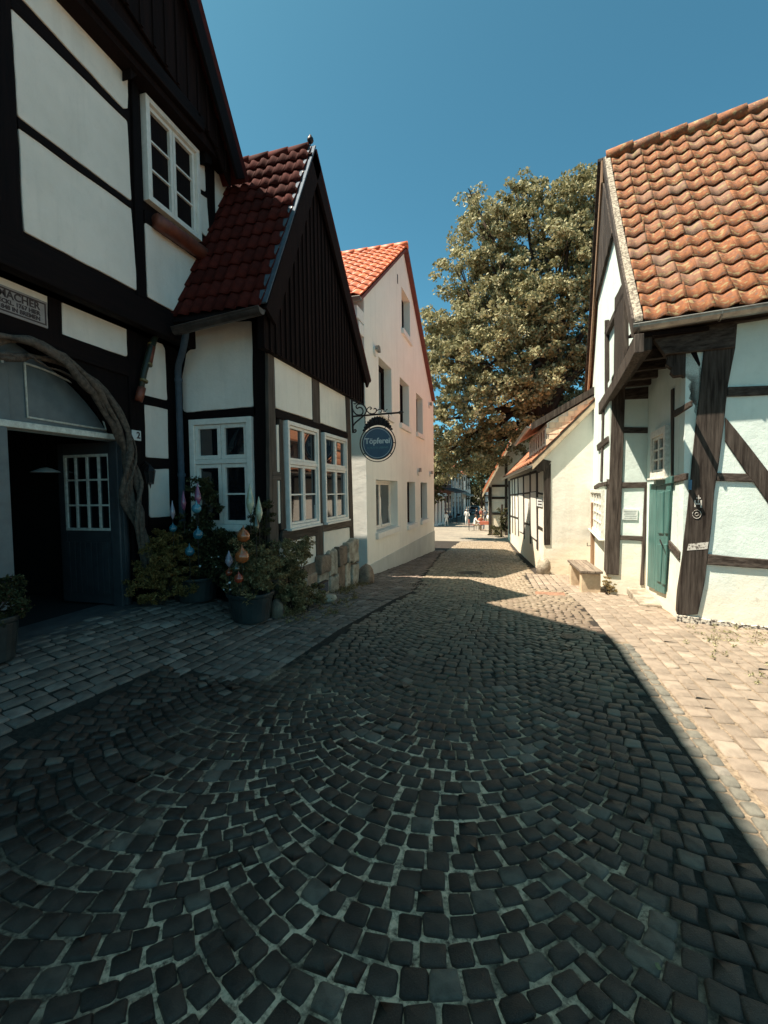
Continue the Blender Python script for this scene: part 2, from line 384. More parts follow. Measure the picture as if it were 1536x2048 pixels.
# ---------------------------------------------------------------- setts and pavers
def block_mesh(name, seed, m, round_=.16, dome=.05, tall=.35, jit=.035):
    """unit block, side 1, top at z=0: chamfered square with a slightly domed top"""
    r = random.Random(seed); c = .5; k = .5-round_
    ring = [(-k, -c), (k, -c), (c, -k), (c, k), (k, c), (-k, c), (-c, k), (-c, -k)]
    ring = [(x+r.uniform(-jit, jit), y+r.uniform(-jit, jit)) for x, y in ring]
    t = (r.uniform(-.05, .05), r.uniform(-.05, .05))
    mb = MB(); vs_ = [(0, 0, r.uniform(0, dome))]
    for s_, z in ((.80, .0), (.955, -.045), (1.0, -.16), (1.0, -tall)):
        for x, y in ring: vs_.append((x*s_, y*s_, z+(t[0]*x+t[1]*y if z > -.2 else 0)+r.uniform(-.012, .012)))
    fs = [(0, 1+j, 1+(j+1) % 8) for j in range(8)]
    for q in range(3): fs += [(1+q*8+j, 1+(q+1)*8+j, 1+(q+1)*8+(j+1) % 8, 1+q*8+(j+1) % 8) for j in range(8)]
    mb.add(vs_, fs); me = mesh_of(name, mb, m, True); fixn(me); return me
def onscreen(p, w, margin=30):
    q = proj(p)
    if q is None: return 0
    if -margin < q[0] < 1536+margin and -margin < q[1] < 2048+margin:
        d = (Vector(p)-EYEP).length; return w/d/d
    return 0
def lay(items, meshes, m, parent, name, limit=300, stuffname=None, h=.10):
    """items: (x, y, angle, sx, sy); the largest in view are single pieces, the rest one joined part"""
    sc_ = []
    for it in items:
        z = gz(it[0], it[1]); sc_.append(onscreen((it[0], it[1], z), it[3]*it[4]))
    order = sorted(range(len(items)), key=lambda i: -sc_[i]); top = set(i for i in order[:limit] if sc_[i] > 0)
    V, F = [], []; base = 0
    arrs = [(np.array([v.co[:] for v in me.vertices]), [tuple(p.vertices) for p in me.polygons]) for me in meshes]
    for i, (x, y, a, sx, sy) in enumerate(items):
        k = R.randrange(len(meshes)); dz = R.uniform(-.005, .005); tilt = (R.uniform(-.045, .045), R.uniform(-.045, .045))
        if sc_[i] > 0 and (sx*sy > .004 and R.random() < .5): a += math.pi
        z = gz(x, y)+dz; gx = (gz(x+.1, y)-gz(x-.1, y))/.2; gy = (gz(x, y+.1)-gz(x, y-.1))/.2
        c_, s_ = math.cos(a), math.sin(a)
        ux = Vector((c_, s_, 0)); uy = Vector((-s_, c_, 0))
        ux.z = gx*ux.x+gy*ux.y+tilt[0]; uy.z = gx*uy.x+gy*uy.y+tilt[1]
        Mx = Matrix(((ux.x*sx, uy.x*sy, 0, x), (ux.y*sx, uy.y*sy, 0, y), (ux.z*sx, uy.z*sy, h, z), (0, 0, 0, 1)))
        if i in top: inst(name, meshes[k], Mx, parent)
        else:
            A, fs = arrs[k]; Mn = np.array(Mx); P = A @ Mn[:3, :3].T+Mn[:3, 3]
            V.append(P); F += [tuple(base+q for q in f) for f in fs]; base += len(A)
    if V:
        me = bpy.data.meshes.new(stuffname); me.from_pydata((np.concatenate(V)-np.array(org(parent))).tolist(), [], F); me.materials.append(m)
        me.polygons.foreach_set('use_smooth', [True]*len(me.polygons)); me.update()
        o = bpy.data.objects.new(stuffname, me); col.objects.link(o); o.parent = parent; o['kind'] = 'stuff'
    return len(items)
def road_left(y):      # left edge of the lane
    if y < 3.43: return -3.0
    if y < 7.8: return lerp(-2.0, -1.62, (y-3.45)/4.35)
    if y < 10: return lerp(-1.62, -1.9, (y-7.8)/2.2)
    return lerp(-1.9, -2.65, min(1, (y-10)/8))
def road_right(y):
    if y < 8.8: return 1.02
    if y < 9.2: return lerp(1.02, .45, (y-8.8)/.4)
    if y < 12: return lerp(.45, .35, (y-9.2)/2.8)
    return lerp(.62, -.1, min(1, (y-12)/14))
def bench_wall_x(y): return .97-(y-12.2)*.062
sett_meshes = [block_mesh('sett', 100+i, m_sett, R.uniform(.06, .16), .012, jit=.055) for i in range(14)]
items = []
CW = 1.37; r_arc = CW/math.sqrt(2); dstep = .104
cols_ = [-4.05+CW*i+.18 for i in range(-0, 5)]   # left edges of the arc columns
edges = [-1.15-2*CW, -1.15-CW, -1.15, .22, .22+CW]
for ci, xl in enumerate(edges[:-1]+[.22]):
    if ci == 4: continue
    xc = xl+CW/2
    k0 = int((-3)/dstep); k1 = int(27/dstep)
    for k in range(k0, k1):
        yk = k*dstep+(.3 if ci % 2 else .02)*1.0+r_arc*.7
        n = 15 if R.random() < .5 else 14; jit = R.uniform(-.3, .3)
        for j in range(n):
            th = -math.pi/4+(j+.5)*(math.pi/2)/n
            th += R.uniform(-.010, .010)
            rr = r_arc+R.uniform(-.006, .006)
            drift = 0 if yk < 8 else (yk-8)*.062
            x = xc+rr*math.sin(th)-drift; y = yk-rr*math.cos(th)
            if y > YEND or y < -2.6: continue
            if not (road_left(y)+.05 < x < road_right(y)-.04): continue
            wt = r_arc*(math.pi/2)/n; hr = dstep*math.cos(th)
            items.append((x, y, th+R.uniform(-.06, .06), (wt-.006)*R.uniform(.87, 1.05), (hr-.006)*R.uniform(.88, 1.06)))
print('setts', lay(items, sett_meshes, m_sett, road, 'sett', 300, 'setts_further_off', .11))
# left pavement
pv = [block_mesh('paver', 200+i, m_pave, R.uniform(.05, .1), .02, .3) for i in range(6)]
left_walk = thing('pavement_left', (-3.4, 4, 0), None, None); left_walk['kind'] = 'structure'
items = []
def rows(x0f, x1f, y0, y1, row_w, stone_l, slope, cond, jitter=.01):
    """courses run along the street; slope = dx/dy of the course direction"""
    out = []; a = math.atan2(-slope, 1)
    k = 0; x = x0f
    while x < x1f:
        w = row_w*R.uniform(.85, 1.15); y = y0-R.uniform(0, stone_l)
        while y < y1:
            l = stone_l*R.uniform(.75, 1.25); yc = y+l/2; xc = x+w/2+slope*(yc-y0)
            if cond(xc, yc): out.append((xc+R.uniform(-.003, .003), yc, a+R.uniform(-.02, .02), w-.010, l-.011))
            y += l
        x += w; k += 1
    return out
def left_cond(x, y):
    if x > road_left(y)-.04: return False
    if y < 5.3: return x > -4.3
    if y < 8.75: return x > -3.0+.1
    if y < 9.9: return x > -3.6
    return x > -3.12 and y < 20
items = rows(-5.2, -1.2, -2.5, 20.5, .112, .155, .087, left_cond)
items = [(x, y, a, w, l) for x, y, a, w, l in items]
lay(items, pv, m_pave, left_walk, 'paver', 300, 'pavers_further_off', .10)
right_walk = thing('pavement_right', (1.6, 4, 0), None, None); right_walk['kind'] = 'structure'
def right_wall_x(y):     # anything beyond belongs to the old house
    if y < 6.35-.23*0: return 7.0
    return 99
F0 = Vector((2.03, 6.4, 0)); fd = Vector((.974, -.225, 0)); gd = Vector((.078, .997, 0))
def right_cond(x, y):
    if x < road_right(y)+(.15 if y < 5.2 else .02): return False
    d = Vector((x, y, 0))-F0
    if y > 12.15: return False
    if d.x*fd.y-d.y*fd.x < 0 and x > 2.03-.05+.078*(y-6.4) and y > 5: # behind the front wall line
        return False
    if y > 8.75 and x > 1.63+.078*(y-8.8): return False
    if y > 11.9 and x > .9: return False
    return x < 4.2
sp = [block_mesh('paver', 300+i, m_paver, R.uniform(.04, .09), .02, .3) for i in range(6)]
items = rows(.25, 4.3, -2.0, 12.4, .128, .165, -.02, right_cond)
lay(items, sp, m_paver, right_walk, 'paver', 300, 'pavers_further_off', .08)
ed = [block_mesh('edging_sett', 350+i, m_edge, R.uniform(.1, .16), .04, .3) for i in range(5)]
items = []
y = -1.5
while y < 5.2:
    for q in range(2): items.append((1.07+.085*q+R.uniform(-.004, .004), y+R.uniform(-.01, .01)+.04*q, R.uniform(-.05, .05), .075, .095))
    y += .105
lay(items, ed, m_edge, right_walk, 'edging_sett', 300, 'edging_further_off', .09)
# covers and drains
def disc_cover(x, y, r, label):
    z = gz(x, y)+.004; t = thing('manhole_cover', (x, y, z), label, 'manhole cover')
    mb = MB().lathe((x, y, z), [(r*.82, -.03), (r*.82, .004)], 20); obj('cover_plate', mb, m_iron2, t)
    mb = MB()
    for k in range(-3, 4): 
        w = math.sqrt(max(0, (r*.72)**2-(k*r*.2)**2)); mb.abox(x-w, x+w, y+k*r*.2-.012, y+k*r*.2+.012, z+.004, z+.009)
    obj('cover_ribs', mb, m_iron2, t)
    mb = MB(); n = 24
    for i in range(n):
        a0, a1 = 2*math.pi*i/n, 2*math.pi*(i+1)/n
        P = [(x+q*math.cos(a), y+q*math.sin(a), z-.02) for q, a in ((r*.86, a0), (r, a0), (r, a1), (r*.86, a1))]
        mb.prism(P, (0, 0, .027))
    obj('cover_ring', mb, m_iron2, t)
m_iron2 = mat('worn_cast_iron', (.16, .13, .10), (.08, .065, .05), 14, .5, .4, .004, metal=.5)
disc_cover(-.95, 11.4, .33, 'round iron manhole cover in the shaded lane before the white gabled house')
disc_cover(.62, 5.3, .10, 'small round valve cap among the dark setts near the right pavement')
def drain(x, y, w, l, label):
    z = gz(x, y)+.006; t = thing('street_drain', (x, y, z), label, 'drain')
    mb = MB()
    for (a, b, c, d) in ((-w, -w+.03, -l, l), (w-.03, w, -l, l), (-w+.03, w-.03, -l, -l+.03), (-w+.03, w-.03, l-.03, l)):
        mb.abox(x+a, x+b, y+c, y+d, z-.03, z+.004)
    obj('drain_frame', mb, m_iron2, t)
    k = -w+.055
    while k < w-.04:
        obj('drain_bar', MB().abox(x+k-.012, x+k+.012, y-l+.03, y+l-.03, z-.02, z+.002), m_iron2, t); k += .05
drain(-1.75, 8.75, .22, .17, 'rectangular iron street drain by the left pavement edge')
t = thing('access_cover', (.62, 8.35, gz(.62, 8.35)), 'rusty rectangular access cover set in the sunlit pavement before the wooden bench', 'manhole cover')
obj('cover_plate', MB().abox(.42, .9, 8.22, 8.48, gz(.6, 8.35)-.02, gz(.6, 8.35)+.012), mat('rusty_plate', (.28, .15, .09), (.16, .08, .05), 12, .7, .4, .004), t, bevel=.004)

# ---------------------------------------------------------------- generic building pieces
def window(root, pl, rect, ncols, rows_, cas=.07, sash=.045, off=.0, proud=.035, deep=.05, m=None, glass=None, bars=(), mull=.06, sillp=True, label=None, arch=False):
    """rect = s0,s1,z0,z1 ; rows_ = list of (fraction height, n horizontal pane rows); real frame, sashes, panes and glazing bars"""
    m = m or m_wpaint; glass = glass or m_glass
    s0, s1, z0, z1 = rect; w = MB()
    w.pbox(pl, s0, s0+cas, z0, z1, off-deep, off+proud); w.pbox(pl, s1-cas, s1, z0, z1, off-deep, off+proud)
    w.pbox(pl, s0+cas, s1-cas, z1-cas, z1, off-deep, off+proud); w.pbox(pl, s0+cas, s1-cas, z0, z0+cas*.8, off-deep, off+proud)
    o = obj('window', w, m, root, bevel=.005, label=label)
    a0, a1, b0, b1 = s0+cas, s1-cas, z0+cas*.8, z1-cas
    zc = b0; H = b1-b0; nrow = len(rows_)
    fr = MB()
    for ri, (fh, nh) in enumerate(rows_):
        zt = zc+H*fh
        if ri < nrow-1: fr.pbox(pl, a0, a1, zt-mull*.5, zt+mull*.5, off-deep+.01, off+proud*.75)
        zz0, zz1 = zc+(mull*.5 if ri else 0), zt-(mull*.5 if ri < nrow-1 else 0)
        for c in range(ncols):
            c0 = a0+(a1-a0)*c/ncols; c1 = a0+(a1-a0)*(c+1)/ncols
            g = .004
            f0, f1, g0, g1 = c0+g, c1-g, zz0+g, zz1-g
            fr.pbox(pl, f0, f0+sash, g0, g1, off-deep+.005, off+proud*.35); fr.pbox(pl, f1-sash, f1, g0, g1, off-deep+.005, off+proud*.35)
            fr.pbox(pl, f0+sash, f1-sash, g0, g0+sash, off-deep+.005, off+proud*.35); fr.pbox(pl, f0+sash, f1-sash, g1-sash, g1, off-deep+.005, off+proud*.35)
            p0, p1, q0, q1 = f0+sash, f1-sash, g0+sash, g1-sash
            for h in range(nh):
                h0 = q0+(q1-q0)*h/nh; h1 = q0+(q1-q0)*(h+1)/nh
                pm = MB().pbox(pl, p0+.001, p1-.001, h0+.001, h1-.001, off-.028, off-.022)
                obj('pane', pm, glass, o)
                if h: 
                    bm_ = MB().pbox(pl, p0, p1, h0-.011, h0+.011, off-.021, off+.004); obj('glazing_bar', bm_, m, o)
        zc = zt
    obj('sash_frame', fr, m, o, bevel=.003)
    if sillp:
        obj('window_ledge', MB().pbox(pl, s0-.02, s1+.02, z0-.03, z0-.001, off-deep, off+proud+.035), m, o, bevel=.006)
    return o
def rect_px(pl, quad, off=0):
    q = [pl.sz(x, y, off) for x, y in quad]   # TL TR BR BL
    return (min(q[0][0], q[3][0])*.5+max(q[0][0], q[3][0])*.5 if True else 0, (q[1][0]+q[2][0])/2, (q[2][1]+q[3][1])/2, (q[0][1]+q[1][1])/2)
def tile_mesh(name, w, l, m, amp=.028, n=7, seed=0, th=.014, flatish=False, trough=False):
    r = random.Random(seed); mb = MB(); vs_ = []
    W1 = w*1.10; L1 = l*1.12
    def h(x):
        u = x/w
        if flatish: return amp*(1-abs(math.cos(math.pi*u))**.5)*.5
        if trough: return amp*2*abs(math.cos(math.pi*u))**1.6-amp+x*.05
        return amp*math.sin(2*math.pi*(u-.08))+amp*.15*math.sin(4*math.pi*u)
    for lay_ in (0, 1):
        for e in (0, 1):
            for i in range(n):
                x = W1*i/(n-1); wob_ = r.uniform(-.004, .004) if not flatish else 0
                vs_.append((x-W1/2, e*L1+(wob_ if e == 0 else 0), h(x)+(.026 if e == 0 else 0)+(-th if lay_ else 0)+wob_*.3))
    T = lambda la, e, i: la*2*n+e*n+i
    fs = []
    for i in range(n-1):
        fs.append((T(0, 0, i), T(0, 0, i+1), T(0, 1, i+1), T(0, 1, i)))
        fs.append((T(1, 0, i), T(1, 1, i), T(1, 1, i+1), T(1, 0, i+1)))
        fs.append((T(0, 0, i), T(1, 0, i), T(1, 0, i+1), T(0, 0, i+1)))
    fs.append((T(0, 0, 0), T(0, 1, 0), T(1, 1, 0), T(1, 0, 0))); fs.append((T(0, 0, n-1), T(1, 0, n-1), T(1, 1, n-1), T(0, 1, n-1)))
    mb.add(vs_, fs); me = mesh_of(name, mb, m, True); fixn(me); return me
def tile_roof(root, o, u, prof, ncol, nrow, w, meshes, jz=.004, jr=.012, name='roof_tile', skip=None, flip=1):
    """o: eave corner; u: along the eave; prof(t) -> point offset from the eave, t 0..1; tiles overlap downhill"""
    o = Vector(o); u = Vector(u).normalized()
    for j in range(nrow):
        a = prof(j/nrow); b = prof((j+1)/nrow); v = (b-a).normalized(); n = u.cross(v).normalized()*flip
        for i in range(ncol):
            if skip and skip(i, j): continue
            p = o+u*(w*(i+.5))+a+n*R.uniform(-jz, jz)
            rot = Matrix.Rotation(R.uniform(-jr, jr), 3, n)
            uu = rot @ (u*flip if False else u); vv = rot @ v
            Mx = Matrix(((uu.x, vv.x, n.x, p.x), (uu.y, vv.y, n.y, p.y), (uu.z, vv.z, n.z, p.z), (0, 0, 0, 1)))
            inst(name, meshes[R.randrange(len(meshes))], Mx, root)
def boards(root, pl, s0, s1, w, low, high, m, off=0.0, th=.025, name='gable_board', batten=True):
    s = s0
    while s < s1-.01:
        e = min(s+w, s1); g = .004
        z = [low(s+g), low(e-g), high(e-g), high(s+g)]
        if z[3]-z[0] > .02 or z[2]-z[1] > .02:
            o_ = off+R.uniform(-.004, .004)
            pts = [pl.at(s+g, z[0], o_), pl.at(e-g, z[1], o_), pl.at(e-g, max(z[2], z[1]+.005), o_), pl.at(s+g, max(z[3], z[0]+.005), o_)]
            obj(name, MB().prism(pts, -pl.n*th), m, root, bevel=.004)
            if batten and e < s1-.02 and min(high(e)-low(e), 9) > .05:
                obj('cover_strip', MB().prism([pl.at(e-.02, low(e)+.01, off+.02), pl.at(e+.02, low(e)+.01, off+.02), pl.at(e+.02, high(e)-.03, off+.02), pl.at(e-.02, high(e)-.03, off+.02)], -pl.n*.018), m, root)
        s = e
def lin(a, b): return lambda s: a[1]+(b[1]-a[1])*(s-a[0])/(b[0]-a[0])
# ================================================================ main timber-framed house (left)
def W3_(px, py, y): d = ray(px, py); return EYEP+d*(y/d.y)
XM, XU, XG, XV = -4.35, -4.10, -3.85, -3.70
PM, PU, PG, PV = (Pl((x, 0, 0), (1, 0, 0)) for x in (XM, XU, XG, XV))
A = thing('timber_frame_house', (XM, 4.5, .3), 'tall black and white timber-framed house with arched gateway filling the left edge', 'house')
# body with the gateway left open
body = MB()
body.abox(-12, XM-.10, 4.70, 6.5, -.3, 3.51); body.abox(-12, XM-.10, -3, .5, -.3, 3.51)
body.abox(-12, XM-.10, .5, 4.70, 3.22, 3.51); body.abox(-12, -7.2, .5, 4.70, -.3, 3.22); body.abox(-7.2, XM-.3, .5, 4.70, -.1, .27)
body.abox(-12, XU-.09, -3, 6.35, 3.52, 6.3)
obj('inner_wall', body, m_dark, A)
# ground-floor framing around the gate: spandrel wall with arched cut
def arc_pts(r, yc=2.55, zc=1.20, a0=0, a1=math.pi, n=24, sx=1.0):
    return [(yc+r*math.cos(a0+(a1-a0)*i/n)*sx, zc+r*math.sin(a0+(a1-a0)*i/n)) for i in range(n+1)]
YC, ZC, RX, RZ = 2.60, 1.50, 2.04, 1.66
def arch(k=1.0, n=22, a0=0.0, a1=math.pi): return [(YC+RX*k*math.cos(a0+(a1-a0)*i/n), ZC+RZ*k*math.sin(a0+(a1-a0)*i/n)) for i in range(n+1)]
sp_ = [(4.62, ZC)]+[(6.5, ZC), (6.5, 3.4), (-.5, 3.4), (-.5, ZC), (.72, ZC)]+arch()[::-1]
ap = arch()
spm = MB()
for i in range(len(ap)-1):
    (y0, z0), (y1, z1) = ap[i], ap[i+1]
    spm.prism([(XM, y1, z1), (XM, y0, z0), (XM, y0, 3.5), (XM, y1, 3.5)], (-.12, 0, 0))
spm.abox(XM-.12, XM, YC+RX, 6.5, 0.0, 3.5); spm.abox(XM-.12, XM, -3, YC-RX, 0, 3.5)
obj('wall_frame', spm, m_blk, A)
slab(A, PU, [(-3, 3.53), (6.3, 3.53), (6.45, 6.0), (6.2, 6.6), (-3, 6.9)], 0, .09, m_blk, 'upper_wall')
# jetty beams
def beam_y(x0, x1, y0, y1, z0, z1, m=m_blkh, name='timber_beam', root=None): return obj(name, MB().abox(x0, x1, y0, y1, z0, z1), m, root or A, bevel=.012)
beam_y(XU-.25, XU+.035, -3, 6.3, 3.52, 3.84)
# upper-floor plaster panels
top = [
 [(20, -30), (200, -30), (218, 0), (256, 49), (256, 218), (247, 217)],
 [(22, 13), (255, 241), (263, 402), (36, 233)],
 [(38, 253), (262, 415), (276, 582), (48, 462)],
 [(-60, -20), (-3, 20), (0, 396), (0, 436), (-60, 408)],
 [(282, 98), (407, 254), (408, 311), (274, 160), (275, 128)],
 [(391, 311), (410, 325), (412, 384), (395, 374)],
 [(396, 380), (415, 395), (420, 469), (417, 477), (404, 465)],
 [(430, 290), (443, 312), (457, 368), (456, 378), (431, 448), (423, 319)],
 [(290, 444), (407, 527), (405, 539), (365, 628), (357, 627), (296, 594), (293, 521)]]
for q in top: panel(A, PU, q, .016, m_pl_left)
for a in ([(-2, -60), (20, -30), (48, 480), (2, 470)], [(258, -20), (274, 120), (295, 600), (276, 590)], [(408, 250), (428, 285), (432, 452), (421, 470), (411, 330)], [(386, 305), (392, 310), (404, 470), (398, 475)]):
    timber(A, PU, a, .034, m_blk, depth=.06)
for a in ([(22, -8), (247, 218), (257, 242), (22, 12)], [(36, 234), (262, 403), (263, 416), (37, 254)], [(272, 148), (410, 310), (410, 325), (272, 170)], [(290, 418), (404, 497), (404, 520), (290, 443)], [(394, 374), (414, 385), (415, 396), (394, 381)]):
    timber(A, PU, a, .032, m_blkh, depth=.06)
# ground-floor panels
low = [[(-40, 505), (0, 524), (95, 567), (98, 660), (0, 622), (-40, 606)], [(123, 581), (253, 637), (255, 714), (125, 670)],
 [(317, 673), (330, 697), (335, 801), (288, 790), (293, 748), (308, 697)], [(288, 808), (339, 819), (342, 918), (291, 914)], [(297, 938), (347, 938), (349, 1033), (300, 1035)]]
for q in low: panel(A, PM, q, .014, m_pl_left)
for a in ([(255, 620), (287, 700), (298, 1180), (270, 1175)], [(334, 690), (350, 690), (356, 1175), (345, 1175)], [(96, 570), (122, 582), (126, 690), (98, 680)]):
    timber(A, PM, a, .03, m_blk, depth=.06)
for a in ([(288, 790), (336, 801), (338, 819), (288, 807)], [(291, 915), (344, 918), (344, 937), (291, 937)], [(300, 1036), (349, 1034), (349, 1055), (300, 1057)], [(-40, 607), (255, 715), (280, 760), (-40, 655)]):
    timber(A, PM, a, .028, m_blkh, depth=.06)
# upper window with violet blinds
wr = rect_px(PU, [(277, 182), (386, 304), (397, 475), (290, 417)])
window(A, PU, wr, 2, [(1, 3)], cas=.06, sash=.045, off=.02, proud=.06, glass=m_curtain, sillp=False)
# window shelf carved from a log
p0 = PU.px(313, 441, .10); p1 = PU.px(412, 512, .10)
sh = MB().tube([p0+(p1-p0)*(i/6) for i in range(7)], [.085, .092, .09, .092, .09, .092, .085], 12)
obj('window_shelf', sh, m_red, A, smooth=True)
# gable boarding and verge
e0, e1, e2, e3 = PG.sz(221, -40), PG.sz(407, 250), PG.sz(430, 288), PG.sz(459, 370)
def glow(s):
    P = [(-3.2, 6.6), (e0[0], e0[1]), e1, e2, e3]; return float(np.interp(s, [p[0] for p in P], [p[1] for p in P]))
vb = PV.sz(490, 357); vt = PV.sz(394, 0); msl = (vt[1]-vb[1])/(vt[0]-vb[0]); ZT = 10.5
yTop = vb[0]+(ZT-vb[1])/msl
def ghi(s): return min(ZT, vb[1]+msl*(s-vb[0]))
boards(A, PG, -3.0, e3[0]+.05, .19, glow, lambda s: max(glow(s)+.02, ghi(s)-.12), m_brd, off=0, th=.03)
beam_y(XU-.1, XG+.02, -3, e1[0], 6.28, 6.45)
# roof slabs
def roofslab(root, x0, x1, a, b, th, m, name='roof'):
    d = Vector((0, b[0]-a[0], b[1]-a[1])).normalized(); n = Vector((0, -d.z, d.y))
    if n.z < 0: n = -n
    return obj(name, MB().prism([(x0, a[0], a[1]), (x1, a[0], a[1]), (x1, b[0], b[1]), (x0, b[0], b[1])], n*th), m, root)
roofslab(A, -12, XV, (vb[0]+.02, vb[1]-.04), (yTop, ZT), .12, m_tile_bay)
obj('gable_wall', MB().prism([(XG-.05, -3, 6.2), (XG-.05, 6.1, 6.2), (XG-.05, yTop-.1, ZT-.15), (XG-.05, -3, ZT-.15)], (-7.5, 0, 0)), m_brd, A)
obj('half_hip_roof', MB().prism([(XV, yTop, ZT), (XV, -3, ZT), (XV-5, -3, ZT+4.5), (XV-5, yTop, ZT+4.5)], (0, 0, .12)), m_tile_bay, A)
# verge board
vd = Vector((0, yTop-vb[0], ZT-vb[1])).normalized(); vn = Vector((0, -vd.z, vd.y)); 
if vn.z > 0: vn = -vn
q0 = Vector((XV+.005, vb[0], vb[1])); VLn = (ZT-vb[1])/vd.z; obj('verge_board', MB().prism([q0, q0+vd*VLn, q0+vd*VLn+vn*.22, q0+vn*.22], (-.04, 0, 0)), m_blk, A, bevel=.006)
# small carved brackets under the gable
def bracket(root, pl, px, off, depth, m, name='carved_bracket'):
    return timber(root, pl, px, off, m, name, amp=.002, depth=depth)
bracket(A, PU, [(262, 52), (284, 98), (272, 135), (276, 150), (262, 158)], .14, .12, m_blk)
bracket(A, PU, [(412, 245), (432, 290), (424, 318), (425, 330), (412, 325)], .14, .12, m_blk)
# painted carved bracket beside the gate: stacked green and red rolls with gilt bands
bk = obj('carved_bracket', MB().tube([PM.px(318, 655, .14), PM.px(300, 700, .12), PM.px(288, 745, .10), PM.px(278, 800, .07)], [.036, .04, .036, .03], 10), m_green, A, smooth=True)
for a, b, mm in (((303, 693), (296, 728), m_red), ((284, 775), (277, 802), m_red)):
    obj('painted_roll', MB().tube([PM.px(*a, .12), PM.px(*b, .105)], .046, 10), mm, bk, smooth=True)
for a in ((303, 690), (297, 729), (288, 762)):
    P = PM.px(*a, .115); obj('gilt_band', MB().tube([P+Vector((0, .004, .012)), P-Vector((0, .004, .012))], .046, 10), m_gold, bk)
# gate: fanlight, transom, fixed leaf, frame, open leaf
D0, D1 = 3.19, 4.40
ZL = 2.25
PD = Pl((XM-.10, 0, 0), (1, 0, 0))
gate = obj('gateway', MB().abox(XM-.16, XM-.09, YC-RX+.02, 3.02, .27, ZL-.02), m_grey_door, A)
inner = [(y, max(z, ZL-.05)) for y, z in arch(.985, 30) if z > ZL-.3]
obj('fanlight_board', MB().prism([(XM-.11, y, z) for y, z in inner], (-.04, 0, 0)), m_grey_door, gate)
obj('transom_rail', MB().abox(XM-.13, XM-.03, YC-RX+.05, 4.47, ZL-.035, ZL+.03), m_wpaint2, gate, bevel=.01)
obj('door_post', MB().abox(XM-.17, XM-.02, 3.02, D0, .27, ZL-.036), m_grey_door, gate, bevel=.012)
obj('door_post', MB().abox(XM-.17, XM-.03, D1, 4.54, .27, ZL-.036), m_leafdoor, gate, bevel=.012)
def outline(pl, pts, w, off, th, root, m, name='painted_moulding'):
    mb = MB(); P = [pl.at(a, b, off) for a, b in pts]
    mb.tube(P+[P[0]], w, 6, cap=False); return obj(name, mb, m, root, smooth=True)
fan = [PD.sz(x, y) for x, y in ((49, 726), (55, 834), (212, 860), (198, 815), (183, 792), (146, 766), (110, 748), (80, 736), (59, 729))]
outline(PD, fan, .011, .0, 0, gate, m_wpaint2)
outline(PD, [PD.sz(x, y) for x, y in ((4, 718), (6, 827), (-90, 812), (-90, 716))], .011, 0, 0, gate, m_wpaint2)
obj('fanlight_stile', MB().abox(XM-.14, XM-.085, 3.17, 3.27, ZL+.03, 2.80), m_grey_door, gate, bevel=.008)
outline(PD, [PD.sz(x, y) for x, y in ((2, 888), (13, 1091), (-100, 1120), (-100, 875))], .010, .012, 0, gate, m_wpaint2)
obj('leaf_panel', MB().abox(XM-.088, XM-.075, 2.2, 2.95, .45, .95), m_grey_door, gate, bevel=.01)
# open leaf, swung inside square to the wall
PL_ = Pl((-4.9, D1+.02, 0), (0, -1, 0))
lr = [PL_.sz(x, y) for x, y in ((128, 913), (221, 905), (224, 1064), (134, 1058))]
s_l = PL_.sz(124, 950)[0]; s_r = PL_.sz(240, 950)[0]
s0, s1 = (lr[0][0]+lr[3][0])/2, (lr[1][0]+lr[2][0])/2; z0, z1 = (lr[2][1]+lr[3][1])/2, (lr[0][1]+lr[1][1])/2
leaf = MB(); zl0, zl1 = .29, 2.2
leaf.pbox(PL_, s_l-.06, s0, zl0, zl1, -.045, 0); leaf.pbox(PL_, s1, s_r+.03, zl0, zl1, -.045, 0); leaf.pbox(PL_, s0, s1, zl0, z0, -.045, 0); leaf.pbox(PL_, s0, s1, z1, zl1, -.045, 0)
lf = obj('door_leaf', leaf, m_leafdoor, A, bevel=.004)
k = s_l
while k < s_r-.02: obj('leaf_board', MB().pbox(PL_, k+.004, k+.075, zl0+.12, z0-.14, 0.001, .008), m_leafdoor, lf, bevel=.002); k += .082
lat = MB(); lat.pbox(PL_, s0, s1, z0, z0+.03, -.03, .012); lat.pbox(PL_, s0, s1, z1-.03, z1, -.03, .012); lat.pbox(PL_, s0, s0+.03, z0+.03, z1-.03, -.03, .012); lat.pbox(PL_, s1-.03, s1, z0+.03, z1-.03, -.03, .012)
obj('lattice_frame', lat, m_wpaint2, lf)
for i in range(1, 4): 
    s = lerp(s0, s1, i/4); obj('glazing_bar', MB().pbox(PL_, s-.012, s+.012, z0+.03, z1-.03, -.02, .008), m_wpaint2, lf)
for i in range(1, 3):
    z = lerp(z0, z1, i/3); obj('glazing_bar', MB().pbox(PL_, s0+.03, s1-.03, z-.01, z+.01, -.018, .0065), m_wpaint2, lf)
for i in range(4):
    for j in range(3): obj('pane', MB().pbox(PL_, lerp(s0, s1, i/4)+.014, lerp(s0, s1, (i+1)/4)-.014, lerp(z0, z1, j/3)+.012, lerp(z0, z1, (j+1)/3)-.012, -.016, -.010), m_glass, lf)
obj('threshold', MB().abox(XM-.4, XM+.28, 1.2, 4.7, .10, .275), mat('worn_step_stone', (.10, .09, .085), (.06, .05, .05), 6, .7, .4), A, bevel=.015)

q = W3_(92, 945, 4.35); t = thing('hanging_lamp', q, 'small pale lamp shade glimpsed hanging in the dark gateway interior', 'lamp')
obj('lamp_shade', MB().lathe(q, [(.16, 0), (.15, .01), (.06, .05), (.02, .06)], 16), m_sill, t); obj('lamp_cord', MB().tube([q+ZV*.06, q+ZV*.55], .005, 5), m_iron, t)
